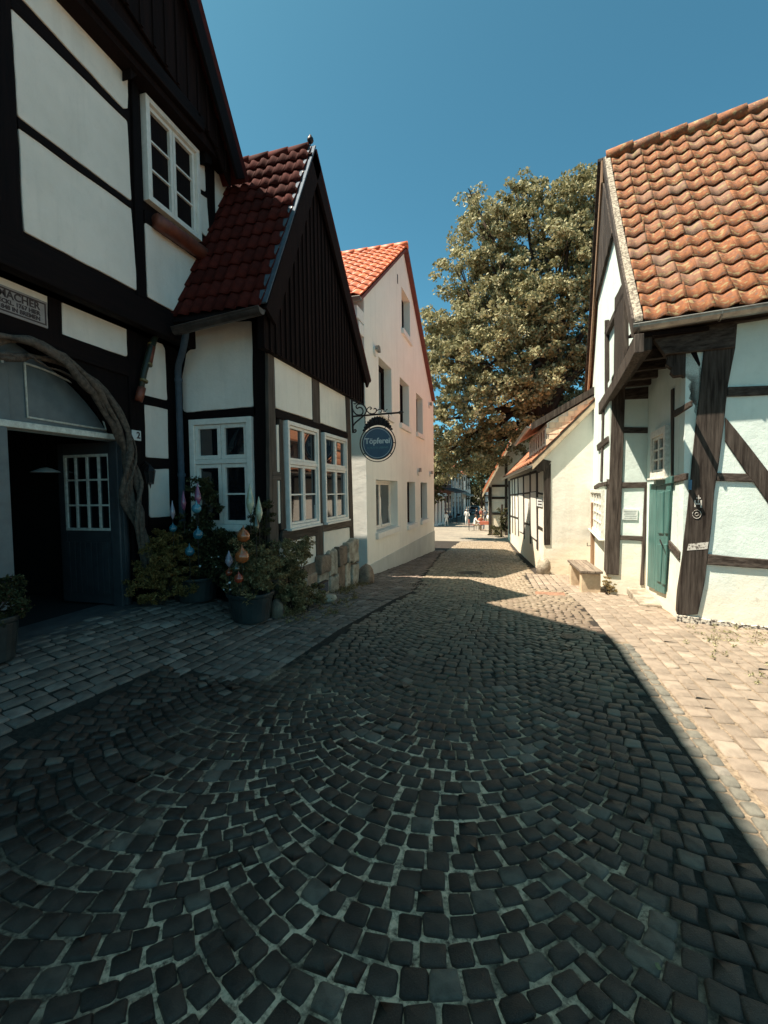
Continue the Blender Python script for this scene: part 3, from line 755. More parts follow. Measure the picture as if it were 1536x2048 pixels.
# ================================================================ gabled annex
XB, YB = -3.0, 5.47
PB, PS, PBG = Pl((XB, 0, 0), (1, 0, 0)), Pl((0, YB, 0), (0, -1, 0)), Pl((-2.90, 0, 0), (1, 0, 0))
B = thing('gabled_annex', (XB, 7, 0), 'narrow timber-framed annex with steep boarded gable and dark red roof tiles', 'house')
YF = 8.62
ap_, en, ef = Vector(onx := (-2.85, 6.68, 6.66)), Vector((-2.85, 5.09, 3.79)), Vector((-2.85, 9.36, 3.9))
def gable_hi(y): return float(np.interp(y, [5.09, 6.68, 9.36], [3.72, 6.58, 3.82]))
core = MB()
core.prism([(XB-.02, YB+.02, .0), (XB-.02, YF, -.3), (XB-.02, YF, 4.35), (XB-.02, 6.68, 6.45), (XB-.02, YB+.02, 4.2)], (-5, 0, 0))
obj('wall_frame', core, m_blk, B)
pb = [[(547, 657), (623, 708.5), (626, 840), (552, 816)], [(638, 719), (691, 757), (695, 864.5), (640, 845)], [(553, 850), (558.5, 850), (560, 945), (555, 944)], [(556, 961), (561.5, 961), (562.5, 1047), (558, 1047)],
 [(692, 877), (697, 878), (700, 952), (695, 952)], [(695.5, 966), (700.5, 965), (703, 1040), (697, 1041)], [(560, 1087), (634, 1071), (635, 1128), (592, 1142), (560, 1150)], [(648, 1064), (702, 1054), (703, 1105), (648, 1126)]]
for q in pb: panel(B, PB, q, .014, m_pl_bay, r=.02)
TB = [([(536, 648), (547, 655), (560, 1160), (541, 1165)], m_wea), ([(623, 706), (638, 717), (648, 1126), (634, 1130)], m_wea), ([(690, 756), (699, 763), (709, 1108), (702, 1108)], m_wea), ([(559, 838), (566, 840), (573, 1058), (563, 1060)], m_wea)]
for q, mm in TB: timber(B, PB, q, .026, mm, depth=.05)
for q in ([(551, 817), (696, 866), (697, 876), (552, 835)], [(566, 1062), (636, 1047), (638, 1070), (563, 1087)], [(645, 1046), (702, 1037), (704, 1052), (646, 1064)], [(546, 944), (562, 945), (563, 960), (546, 960)], [(541, 645), (700, 750), (700, 766), (541, 662)]):
    timber(B, PB, q, .032, m_weah if q[0][1] > 900 else m_blkh, depth=.05)
wins = [([(566, 840), (629, 859.5), (634, 1047), (572, 1057)], .395), ([(641, 864.5), (687.5, 878), (691, 1040), (646, 1043)], .39)]
for q, fr_ in wins:
    window(B, PB, rect_px(PB, q), 2, [(.63, 2), (.37, 1)], cas=.055, sash=.036, off=.03, proud=.04, m=m_wpaint, mull=.05)
# side wall facing the camera
for q in ([(388, 648), (505, 641), (509.6, 813), (366, 825), (364, 752), (373, 704), (386, 696)], [(372, 990), (384, 990), (390, 1130), (376, 1130)], [(355, 846), (361, 846), (364, 925), (358, 925)], [(384, 1062), (512, 1058), (514, 1150), (386, 1155)]):
    panel(B, PS, q, .014, m_pl_left, r=.05)
for q, mm in (([(503, 640), (537, 640), (541, 1165), (513, 1165)], m_blk), ([(358, 826), (512, 813), (512, 832), (358, 845)], m_blkh), ([(363, 844), (384, 843), (388, 1160), (366, 1160)], m_blk)):
    timber(B, PS, q, .028, mm, depth=.05)
window(B, PS, rect_px(PS, [(384.5, 843), (508.5, 832), (512, 1056), (390, 1058)]), 2, [(.63, 2), (.37, 1)], cas=.075, sash=.05, off=.03, proud=.045, mull=.06)
# jetty of the boarded gable
boards(B, PBG, 5.2, 9.25, .145, lambda y: lerp(3.36, 3.36, 0), lambda y: gable_hi(y)-.1, m_brd, off=0, th=.025)
obj('gable_backing', MB().prism([(-2.93, 5.2, 3.36), (-2.93, 9.2, 3.36), (-2.93, 9.2, 3.9), (-2.93, 6.68, 6.5), (-2.93, 5.2, 3.8)], (-.06, 0, 0)), m_blk, B)
# verge boards and zinc flashing
def verge(root, a, b, drop, th, m, name, bev=.005, up=0):
    a, b = Vector(a), Vector(b); d = (b-a).normalized(); n = Vector((0, -d.z, d.y))
    if n.z > 0: n = -n
    return obj(name, MB().prism([a-n*up, b-n*up, b+n*drop, a+n*drop], (-th, 0, 0)), m, root, bevel=bev)
X2 = -2.80
verge(B, (X2, 5.09, 3.79), (X2, 6.68, 6.68), .26, .045, m_brd, 'verge_board'); verge(B, (X2, 9.36, 3.86), (X2, 6.68, 6.68), .24, .045, m_brd, 'verge_board')
# zinc flashing lies on top of the near verge
d = (Vector((0, 6.68, 6.70))-Vector((0, 5.09, 3.83))); dn = d.normalized(); nn = Vector((0, -dn.z, dn.y))
for i in range(4):
    a = Vector((X2+.012, 5.09, 3.83))+d*(i/4); b = Vector((X2+.012, 5.09, 3.83))+d*((i+1)/4+.006)
    fl = obj('zinc_flashing', MB().prism([a+nn*.01, b+nn*.01, b+Vector((-.16, 0, 0))+nn*.01, a+Vector((-.16, 0, 0))+nn*.01], nn*(.022+.002*(i % 2))), m_zinc, B, bevel=.003)
    for k in (.2, .7):
        P = a.lerp(b, k)+Vector((-.06, 0, 0))+nn*.034; obj('nail', MB().tube([P, P+nn*.008], .010, 6), m_zincl, fl)
# roof: near slope, far slope
def bay_prof(t): return Vector((0, 1.59*t, 2.89*t))
roofslab(B, -6, X2-.14, (5.06, 3.70), (6.68, 6.62), .05, m_blk); roofslab(B, -6, X2, (9.38, 3.84), (6.68, 6.68), .07, m_tile_bay)
tm = [tile_mesh('roof_tile', .165, 3.3/12, m_tile_bay, .017, 7, 400+i) for i in range(3)]
tile_roof(B, (-4.17, 5.04, 3.80), (1, 0, 0), bay_prof, 8, 12, .165, tm)
obj('ridge_tile', MB().tube([(-4.3, 6.68, 6.69), (X2-.10, 6.68, 6.69)], .07, 10), m_tile_bay, B, smooth=True)
for i in range(4): obj('ridge_tile', MB().tube([(-4.2+i*.33, 6.68, 6.70), (-4.2+i*.33+.31, 6.68, 6.715)], .085, 10), m_tile_bay, B, smooth=True)
# gutter and downpipe
def gutter(root, a, b, r, m, name='gutter'):
    a, b = Vector(a), Vector(b); d = (b-a).normalized(); s = d.cross(ZV).normalized(); mb = MB(); n = 9; vs_ = []
    for rr in (r, r-.006):
        for p in (a, b):
            for i in range(n):
                th = math.pi*i/(n-1); vs_.append(p+s*math.cos(th)*rr-ZV*math.sin(th)*rr)
    T = lambda l, e, i: l*2*n+e*n+i; fs = []
    for i in range(n-1):
        fs += [(T(0, 0, i), T(0, 0, i+1), T(0, 1, i+1), T(0, 1, i)), (T(1, 0, i), T(1, 1, i), T(1, 1, i+1), T(1, 0, i+1))]
    for e in (0, 1): fs += [(T(0, e, i), T(1, e, i), T(1, e, i+1), T(0, e, i+1)) for i in range(n-1)]
    fs += [(T(0, 0, 0), T(0, 1, 0), T(1, 1, 0), T(1, 0, 0)), (T(0, 0, n-1), T(1, 0, n-1), T(1, 1, n-1), T(0, 1, n-1))]
    fs += [tuple(T(0, 0, i) for i in range(n)), tuple(T(0, 1, i) for i in range(n))]
    mb.add(vs_, fs); mb.tube([a+s*r, b+s*r], .011, 6); mb.tube([a-s*r, b-s*r], .011, 6)
    return obj(name, mb, m, root, smooth=False)
gutter(B, (-4.0, 4.98, 3.62), (-2.80, 4.98, 3.74), .075, m_zincd)
P = lambda x, y, Y: (lambda d: EYEP+d*(Y/d.y))(ray(x, y))
dp = [P(372, 655, 5.02), P(371, 672, 5.06), P(366, 700, 5.15), P(357, 730, 5.26), P(356, 745, 5.30), P(363, 960, 5.30), P(366, 1150, 5.30)]
obj('downpipe', MB().tube(dp, .042, 12), m_zinc, B, smooth=True)
for yy in (760, 950):
    q = P(357 if yy < 800 else 363, yy, 5.30); obj('pipe_clamp', MB().tube([q-ZV*.02, q+ZV*.02], .052, 12), m_zinc, B)
# rubble plinth
ys_ = [5.5, 5.95, 6.3, 6.75, 7.2, 7.62, 8.05, 8.35, 8.72]
for i in range(8):
    y0, y1 = ys_[i], ys_[i+1]; top_ = lerp(.52, .66, (y0-5.5)/3)-(.22 if y0 < 6.6 else 0)+R.uniform(-.02, .02)
    zb = gz(-2.8, y1)-.1; zm = lerp(zb+.1, top_, R.uniform(.40, .6))
    for (a, b) in ((zb, zm-.012), (zm, top_)):
        pts = wob([(XB+.0, y0+.008, a), (XB+.0, y1-.008, a), (XB+.0, y1-.008, b), (XB+.0, y0+.008, b)], .10, .026)
        o_ = obj('plinth_stone', MB().prism([(XB, p.y, p.z) for p in pts], (.09+R.uniform(-.03, .05), 0, 0)), R.choice([m_stone, m_stonel, m_stonel]), B, bevel=.03)
obj('plinth_core', MB().abox(XB-.1, XB+.05, 5.5, 8.7, -.4, .48), m_stone, B)
mbv = MB(); 
t = obj('air_grille', MB().abox(XB+.10, XB+.155, 6.62, 6.98, -.02, .16), m_iron, B)
for k in range(5): obj('grille_slat', MB().abox(XB+.156, XB+.164, 6.64, 6.96, .0+k*.03, .015+k*.03), m_zinc, t)
# finial on the gable tip
fz = thing('roof_finial', (-2.88, 6.68, 6.70), 'small dark bird-shaped finial standing on the tip of the boarded gable', 'finial')
obj('finial_rod', MB().tube([(-2.88, 6.68, 6.68), (-2.88, 6.68, 6.80)], .008, 6), m_iron, fz)
obj('finial_bird', MB().lathe((-2.88, 6.68, 6.78), [(.005, 0), (.035, .02), (.05, .05), (.045, .08), (.025, .105), (.02, .12), (.008, .135)], 10).tube([(-2.88, 6.70, 6.84), (-2.88, 6.76, 6.855)], [.02, .004], 6), m_iron, fz, smooth=True)
# ================================================================ white gabled house
XW = -3.15; PW = Pl((XW, 0, 0), (1, 0, 0))
C = thing('white_gabled_house', (XW, 12, -.5), 'tall pale rendered house with orange tiled roof and seven deep windows facing the lane', 'house')
YN, YA, YZ = 10.1, 14.35, 19.8
ZN, ZA, ZF = 5.75, 9.02, 5.45
def wgable(y): return float(np.interp(y, [9.6, 14.25, 19.12], [5.72, 8.95, 5.50]))
def solid(name, mb, m): 
    me = mesh_of(name, mb, m); fixn(me); o = bpy.data.objects.new(name, me); col.objects.link(o); return o
wall = solid('rendered_wall', MB().prism([(XW, YN, -1.6), (XW, YZ, -1.6), (XW, YZ, wgable(YZ)-.55+.5-.1), (XW, 14.25, 8.93), (XW, YN, wgable(YN)-.05)], (-.42, 0, 0)), m_pl_white)
WQ = [([(802.5, 575), (819, 600), (821, 682), (804, 658)], 0), ([(757, 713), (782, 737), (784.6, 835), (758, 818)], 1), ([(799.5, 754), (817.6, 771), (819, 855.6), (800, 846)], 1), ([(832, 786), (845, 797), (846, 871), (833, 864)], 1),
      ([(751.6, 960), (794.7, 961.5), (796, 1056), (753, 1059)], 2), ([(814, 963.5), (829.5, 964), (831, 1045), (815, 1049)], 1), ([(841, 965), (853.7, 965), (854.7, 1036), (842, 1040)], 1)]
cut = MB(); WR = []
for q, k in WQ:
    r_ = rect_px(PW, q); WR.append(r_); cut.pbox(PW, r_[0], r_[1], r_[2], r_[3], -.6, .2)
cutter = solid('cut', cut, m_pl_white)
bo = wall.modifiers.new('b', 'BOOLEAN'); bo.object = cutter; bo.operation = 'DIFFERENCE'; bo.solver = 'EXACT'
dg = bpy.context.evaluated_depsgraph_get(); me2 = bpy.data.meshes.new_from_object(wall.evaluated_get(dg))
wall.modifiers.clear(); wall.data = me2; me2.transform(Matrix.Translation(-org(C))); wall.parent = C; bpy.data.objects.remove(cutter)
obj('side_wall', MB().abox(-11, XW-.42, YN, YZ, -1.6, 5.60), m_pl_white, C)
obj('side_wall', MB().prism([(-11, YN+.1, 5.60), (-11, YZ-.1, 5.60), (-11, 14.25, 8.85)], (11+XW-.43, 0, 0)), m_pl_white, C)
for i, ((s0, s1, z0, z1), (q, k)) in enumerate(zip(WR, WQ)):
    w = window(C, PW, (s0+.003, s1-.003, z0+.003, z1-.003), 2 if k else 1, [(1, 1)], cas=.055, sash=.05, off=-.23, proud=.02, deep=.05, sillp=False, m=m_wpaint if k == 2 else m_brd)
    obj('window_sill', MB().prism([PW.at(s0-.09, z0-.16, -.05), PW.at(s1+.09, z0-.16, -.05), PW.at(s1+.09, z0-.012, -.05), PW.at(s0-.09, z0-.012, -.05)], (.13, 0, 0)), m_sill, C, bevel=.008)
# tilted casement left open
a = obj('open_sash', MB(), m_wpaint, C) if False else None
s0, s1, z0, z1 = WR[4]; sm = (s0+s1)/2
tl = MB()
def tsash(sa, sb):
    for (A_, B_) in (((sa, z0+.08), (sa, z1-.1)), ((sb, z0+.08), (sb, z1-.1)), ((sa, z0+.08), (sb, z0+.08)), ((sa, z1-.1), (sb, z1-.1))):
        f = lambda p: PW.at(p[0], p[1], -.20+.0*(p[1]-z0))-Vector((.16*(p[1]-z0)/(z1-z0), 0, 0))
        tl.tube([f(A_), f(B_)], .028, 4)
tsash(sm+.1, s1-.12); obj('tilted_sash', tl, m_wpaint, C)
# plinth
obj('plinth', MB().prism([(XW, YN-.012, -1.6), (XW, YZ+.01, -1.6), (XW, YZ+.01, -.17), (XW, YN-.012, -.13)], (.018, 0, 0)), m_pl_plinth, C)
# roof
roofslab(C, -11, XW+.06, (9.62, 5.62), (14.25, 8.93), .06, m_tile_w); roofslab(C, -11, XW+.10, (19.45, 5.30), (14.25, 8.95), .10, m_tile_w)
tw = [tile_mesh('roof_tile', .275, 5.68/14, m_tile_w, .032, 6, 420+i) for i in range(3)]
def wprof(t): return Vector((0, 4.63*t, 3.29*t))
tile_roof(C, (XW+.12-.275*20, 9.60, 5.76), (1, 0, 0), wprof, 20, 14, .275, tw, .003, .006)
for i in range(14): obj('ridge_tile', MB().tube([(XW+.14-.42*i, 14.25, 9.05), (XW+.14-.42*i-.44, 14.25, 9.03)], .12, 8), m_tile_w, C, smooth=True)
m_vred = mat('dark_red_board', (.16, .035, .025), None, 8, .5, .2)
def vboard(root, x, a, b, drop, th, m, name='verge_board'): return verge(root, (x, a[0], a[1]), (x, b[0], b[1]), drop, th, m, name)
vboard(C, XW+.10, (9.55, 5.66), (14.25, 8.97), .07, .09, m_vred); vboard(C, XW+.14, (19.45, 5.36), (14.25, 9.02), .13, .13, m_vred)
gutter(C, (-11, 9.52, 5.66), (XW+.12, 9.52, 5.66), .075, m_zincl)
obj('box_cornice', MB().abox(-11, XW-.0, 9.62, YN, 5.30, 5.56), m_sill, C, bevel=.01); obj('box_cornice', MB().abox(-11, XW-.003, 9.75, YN, 5.02, 5.27), m_sill, C, bevel=.01)
# round wall vents
def vent(px, r, label):
    c = PW.px(px[0], px[1]); t = thing('wall_vent', c, label, 'vent', None)
    n = 14; mb = MB(); mb.tube([c, c+Vector((.05, 0, 0))], r, n); obj('vent_collar', mb, m_sill, t, bevel=.004)
    ho = MB(); pts = []
    for i in range(9):
        a = math.pi*i/8; pts.append(c+Vector((.051, math.cos(a)*r*1.05, math.sin(a)*r*1.05)))
    ho.prism(pts, (.07, 0, 0)); obj('vent_hood', ho, m_zincl, t)
vent((749, 703), .13, 'round white wall vent high above the left upper window of the pale rendered house')
vent((857.5, 811), .12, 'small wall vent right of the upper windows near the far corner of the pale house')
vent((835.5, 944), .13, 'round wall vent above the middle ground-floor window of the pale house')
vent((859.5, 948), .12, 'wall vent above the last ground-floor window at the far corner of the pale house')
c = PW.px(795, 558); obj('gable_slot', MB().abox(XW-.02, XW+.004, c.y-.05, c.y+.05, c.z-.13, c.z+.13), m_dark, C)

# ================================================================ hanging sign
YS = 8.47; PSG = Pl((0, YS, 0), (0, -1, 0))
sb = thing('sign_bracket', (XB+.05, YS, 3.0), 'black wrought-iron scroll bracket reaching out from the annex corner post', 'sign bracket')
def sp(x, y): return PSG.px(x, y)
obj('bracket_arm', MB().tube([sp(704, 833), sp(797, 825.3)], .017, 8).tube([sp(797, 825.3), sp(800.5, 825), sp(803, 824.6), sp(808, 824.2)], [.018, .035, .02, .004], 8), m_iron, sb)
obj('wall_strap', MB().tube([sp(703.5, 800), sp(706, 866)], .020, 6), m_iron, sb)
def curve(pts, r, name='scroll'):
    P = []; n = len(pts)
    for i in range(n-1):
        p0, p1, p2, p3 = (Vector((*pts[max(0, min(n-1, i+k))], 0)) for k in (-1, 0, 1, 2))
        for j in range(5):
            t = j/5; P.append(.5*((2*p1)+(p2-p0)*t+(2*p0-5*p1+4*p2-p3)*t*t+(3*p1-p0-3*p2+p3)*t**3))
    P.append(Vector((*pts[-1], 0)))
    return obj(name, MB().tube([sp(690+p.x/11.815, 780+p.y/11.8) for p in P], r, 6), m_iron, sb, smooth=True)
curve([(150, 275), (200, 262), (250, 275), (262, 310), (235, 332), (205, 310)], .010)
curve([(180, 440), (200, 500), (260, 570), (330, 590), (400, 570), (428, 500), (400, 430), (340, 410), (290, 435), (262, 390), (300, 340), (370, 330), (440, 360), (490, 430), (500, 510), (460, 590)], .013)
curve([(520, 460), (545, 420), (590, 400), (625, 425), (610, 455), (590, 440)], .010); curve([(515, 440), (525, 500), (570, 545), (640, 560), (700, 545), (740, 500), (735, 450), (700, 435), (680, 460)], .011)
curve([(740, 500), (790, 465), (840, 460), (870, 490), (850, 530), (820, 520)], .009); curve([(900, 510), (950, 510), (980, 465), (1005, 455)], .007)
curve([(430, 620), (330, 700), (230, 790), (185, 870), (190, 960), (225, 1000), (262, 970), (245, 935), (215, 950)], .014)
sg = thing('hanging_sign', (sp(755, 886)), 'round blue hanging sign lettered for a pottery in a black ring', 'sign')
cc = sp(755.2, 886.5); rr = (sp(785, 886).x-cc.x)*1.03; RO = rr*1.165
def ring(c, r0_, r1_, y0, y1, m, name, n=40, parent=sg):
    mb = MB()
    for i in range(n):
        a0, a1 = 2*math.pi*i/n, 2*math.pi*(i+1)/n
        mb.prism([c+Vector((q*math.cos(a), y0, q*math.sin(a))) for q, a in ((r0_, a0), (r1_, a0), (r1_, a1), (r0_, a1))], (0, y1-y0, 0))
    return obj(name, mb, m, parent)
m_blue = mat('slate_blue_enamel', (.05, .10, .16), (.042, .085, .14), 5, .4, .05, .001)
m_signw = mat('sign_white', (.72, .74, .72), None, 5, .5, 0)
m_signt = mat('sign_teal', (.13, .28, .30), None, 5, .5, 0)
obj('sign_board', MB().tube([cc+Vector((0, -.012, 0)), cc+Vector((0, .012, 0))], rr*.985, 40), m_blue, sg)
ring(cc, rr*.90, rr*.925, -.017, -.0125, m_signw, 'painted_rim'); ring(cc, rr*.99, rr*1.035, -.016, .016, m_iron, 'inner_ring'); ring(cc, RO*.975, RO*1.02, -.012, .012, m_iron, 'outer_ring')
for a in (62, 118, 215, 322, 0):
    d = Vector((math.cos(rad(a)), 0, math.sin(rad(a)))); obj('ring_spacer', MB().tube([cc+d*rr*1.03, cc+d*RO*.98], .008, 6), m_iron, sg)
def chain(a, b, root):
    a, b = Vector(a), Vector(b); n = 7; 
    for i in range(n):
        p = a.lerp(b, (i+.5)/n); d = (b-a)/n; w = Vector((.012, 0, 0)) if i % 2 else Vector((0, .012, 0)); P = []
        for k in range(9):
            t = 2*math.pi*k/8; P.append(p+d*.62*math.cos(t)+w*math.sin(t))
        obj('chain_link', MB().tube(P, .0045, 5, cap=False), m_iron, root)
chain(sp(729.5, 831), sp(731, 857), sg); chain(sp(777.5, 828), sp(776.5, 853), sg)
# leafy crown ornament above the ring
cr = MB(); 
for i in range(15):
    a = rad(42+i*96/14); base = cc+Vector((math.cos(a), 0, math.sin(a)))*RO*1.01; h = .045+.115*math.sin(math.pi*(i/14))**1.0
    tip = base+Vector((math.cos(a)*.35, 0, 1)).normalized()*h; w = Vector((.027, 0, 0))
    cr.prism([base-w, base+w, tip+w*.9+Vector((0, 0, -.02)), tip, tip-w*.9+Vector((0, 0, -.02))], (0, .012+.004*(i % 2), 0))
    cr.tube([base, base.lerp(tip, .6)+Vector((.012*(-1)**i, -.01, 0)), tip], [.009, .013, .004], 5)
obj('crown_ornament', cr, m_iron, sg)
def text(s, size, loc, mat3, m, parent, name='lettering', ext=.002, sx=1.0, align='CENTER', bold=0.0):
    cu = bpy.data.curves.new(name, 'FONT'); cu.body = s; cu.size = size; cu.extrude = ext; cu.align_x = align; cu.align_y = 'CENTER'; cu.offset = bold; cu.resolution_u = 3
    o = bpy.data.objects.new('tmp', cu); col.objects.link(o); dg = bpy.context.evaluated_depsgraph_get(); dg.update()
    me = bpy.data.meshes.new_from_object(o.evaluated_get(dg)); bpy.data.objects.remove(o)
    me.materials.clear(); me.materials.append(m)
    M4 = mat3.to_4x4() @ Matrix.Diagonal((sx, 1, 1, 1)); M4.translation = Vector(loc); me.transform(M4)
    if parent is not None: me.transform(Matrix.Translation(-org(parent)))
    o = bpy.data.objects.new(name, me); col.objects.link(o)
    if parent is not None: o.parent = parent; ORG[o.name] = org(parent)
    return o
def face_m(n):   # text facing outward along n
    n = Vector(n).normalized(); u = ZV.cross(n).normalized(); return Matrix((u, ZV, n)).transposed()
text('Töpferei', rr*.50, cc+Vector((0, -.015, .04)), face_m((0, -1, 0)), m_signw, sg, sx=.95, bold=.003)
text('SCHÜTTE-LIEBING', rr*.17, cc+Vector((0, -.015, -.085)), face_m((0, -1, 0)), m_signt, sg, sx=1.0)
# memorial plaque and house number on the left house
pz = [PM.sz(x, y, .03) for x, y in ((94, 605), (94, 657), (0, 572), (0, 622))]
pc = Vector((XM+.03, pz[0][0]-.62, (pz[0][1]+pz[1][1])/2)); hh = abs(pz[0][1]-pz[1][1])/2
m_plq = mat('stone_plaque', (.36, .31, .29), (.26, .22, .21), 12, .7, .3, .004); m_plt = mat('plaque_lettering', (.05, .03, .03), None, 5, .6, 0)
pq = thing('memorial_plaque', pc, 'grey stone memorial plaque with dark lettering above the gateway', 'plaque')
obj('plaque_slab', MB().abox(XM+.012, XM+.035, pc.y-.62, pc.y+.62, pc.z-hh, pc.z+hh), m_plq, pq, bevel=.008)
bx = MB()
for (a, b, c_, d_) in ((-.6, .6, hh-.035, hh-.022), (-.6, .6, -hh+.022, -hh+.035), (-.6, -.587, -hh+.035, hh-.035), (.587, .6, -hh+.035, hh-.035)): bx.abox(XM+.0352, XM+.038, pc.y+a, pc.y+b, pc.z+c_, pc.z+d_)
obj('plaque_border', bx, m_plt, pq)
for s_, sz_, dz_ in (('KRUMMACHER', .095, hh*.42), ('GEB. IN TECKL. 1767 HIER', .052, -hh*.10), ('GEST. EL. 1848 IN BREMEN', .052, -hh*.50)):
    text(s_, sz_, (XM+.036, pc.y+.54, pc.z+dz_), face_m((1, 0, 0)), m_plt, pq, align='RIGHT', bold=.002)
hn = PM.px(276, 871, .05); t = thing('house_number', hn, 'small white enamel plate numbered 2 on the gate post beside the vine', 'house number')
obj('number_plate', MB().abox(XM+.036, XM+.046, hn.y-.085, hn.y+.055, hn.z-.06, hn.z+.06), m_signw, t, bevel=.006)
text('2', .11, (XM+.048, hn.y+.01, hn.z), face_m((1, 0, 0)), m_plt, t, bold=.003)
# wall lantern by the gate
lp = PM.px(300, 952, .16); t = thing('wall_lantern', lp, 'small black iron wall lantern hanging beside the vine and gate', 'lantern')
obj('lantern_arm', MB().tube([Vector((XM+.03, lp.y, lp.z+.12)), lp+Vector((-.06, 0, .17)), lp+Vector((0, 0, .13))], .010, 6), m_iron, t, smooth=True)
obj('lantern_cap', MB().lathe(lp, [(.07, .06), (.05, .09), (.02, .12), (.008, .14)], 6), m_iron, t)
fr = MB()
for k in range(6):
    a = math.pi*k/3; fr.tube([lp+Vector((.062*math.cos(a), .062*math.sin(a), .06)), lp+Vector((.038*math.cos(a), .038*math.sin(a), -.09))], .005, 5)
fr.lathe(lp, [(.042, -.10), (.042, -.088)], 6).tube([lp+Vector((0, 0, -.10)), lp+Vector((0, 0, -.15))], [.012, .003], 6)
obj('lantern_frame', fr, m_iron, t); obj('lantern_glass', MB().lathe(lp, [(.033, -.085), (.056, .058)], 6), m_dark, t)

# ================================================================ vine over the gate
vn_ = thing('climbing_vine', PM.px(290, 1140, .15), 'thick twisted bare vine stems arching over the gate and down its post', 'vine')
path = [(-60, 700), (0, 692), (60, 697), (130, 730), (190, 780), (240, 850), (262, 900), (268, 960), (262, 1010), (278, 1060), (292, 1120), (297, 1170)]
wid = [.09, .10, .11, .11, .10, .09, .10, .13, .12, .07, .05, .05]
for k in range(8):
    ph = R.uniform(0, 6.28); fr_ = R.uniform(.8, 1.7); pts = []; rs = []
    n = 50; b0 = R.uniform(.018, .034); rr_ = R.uniform(.5, 1.1)
    for i in range(n+1):
        t = i/n*(len(path)-1); a = min(len(path)-2, int(t)); f = t-a
        x = lerp(path[a][0], path[a+1][0], f); y = lerp(path[a][1], path[a+1][1], f); w = lerp(wid[a], wid[a+1], f)
        P0 = PM.px(x, y, .12)
        T_ = (PM.px(*path[a+1], .12)-PM.px(*path[a], .12)).normalized(); N_ = Vector((0, -T_.z, T_.y))
        th = ph+i*.17*fr_
        P0 = P0+N_*w*rr_*math.cos(th)*.9+Vector((1, 0, 0))*w*.6*math.sin(th)+Vector((R.uniform(-1, 1), R.uniform(-1, 1), R.uniform(-1, 1)))*.006
        pts.append(P0); rs.append(b0*(1+.25*math.sin(i*.9+ph))*(1.1 if i > 30 else .95))
    if k > 5: pts = pts[8:36]; rs = [r_*.5 for r_ in rs[8:36]]
    obj('vine_stem', MB().tube(pts, rs, 7), m_vine, vn_, smooth=True)
# ================================================================ old house with clay pantiles (right)
PF = Pl((2.03, 6.4, 0), (-.225, -.974, 0)); PE = Pl((1.46, 6.33, 0), (-1, .078, 0)); PG1 = Pl((2.03, 6.4, 0), (-1, .078, 0)); PR = Pl((2.21, 8.68, 0), (-.225, -.974, 0))
ud, gdn = PF.u, gd.normalized()
D = thing('clay_roofed_house', (2.03, 6.4, -.05), 'old leaning half-timbered house with mossy clay pantile roof and teal door on the right', 'house')
def quadwall(root, a, b, z0, z1, th, inward, m, name='plaster_wall'):
    a, b = Vector(a), Vector(b); return obj(name, MB().prism([(a.x, a.y, z0), (b.x, b.y, z0), (b.x, b.y, z1), (a.x, a.y, z1)], Vector(inward)*th), m, root)
cF = Vector((2.03, 6.4, 0)); cFr = cF+ud*3.5
quadwall(D, cF, cFr, -.4, 3.45, .25, gdn, m_pl_right)
q1 = cF+gdn*.02+ud*.0; q2 = Vector((2.21, 8.68, 0))
quadwall(D, cF+gdn*.26, q2+gdn*.3, -.5, 3.45, .25, ud, m_pl_right)
cR = Vector((1.655, 8.81, 0)); quadwall(D, cR, q2, -.5, 3.45, .25, gdn, m_pl_right)
eE = lambda y, off=0: Vector((1.46+.078*(y-6.33)+off, y, 0))
quadwall(D, cR+gdn*.255, Vector((2.05, 13.7, 0)), -.8, 3.45, .25, ud, m_pl_right)
g0, g1, gA = eE(6.62, .03), eE(13.3, .03), eE(9.96, .03)
obj('plaster_wall', MB().prism([(*eE(6.45, .03)[:2], 3.45), (*eE(13.4, .03)[:2], 3.45), (*eE(13.4, .03)[:2], 3.54), (gA.x, gA.y, 7.62), (*eE(6.45, .03)[:2], 3.54)], ud*.25), m_pl_right, D)
# soffit of the oversailing corner
sof = [eE(6.30, .0), cF+ud*.2-gdn*.1, q2+ud*.1, cR+ud*.02]
obj('soffit_board', MB().prism([(p.x, p.y, 3.40) for p in sof], (0, 0, .045)), m_blk, D)
obj('light_stop', MB().prism([(*eE(6.36, .03)[:2], 3.24), (*eE(8.9, .03)[:2], 3.24), (*eE(8.9, .03)[:2], 3.5), (*eE(6.36, .03)[:2], 3.5)], ud*.16), m_rt, D, bevel=.008)  # added unseen behind the oversail beam to stop sun leaking over it
for y in (6.9, 7.5, 8.1, 8.6): a = eE(y, .06); obj('floor_joist', MB().box(a+ud*.4+Vector((0, 0, 3.32)), ud*.38, gdn*.05, ZV*.07), m_rth, D, bevel=.01)
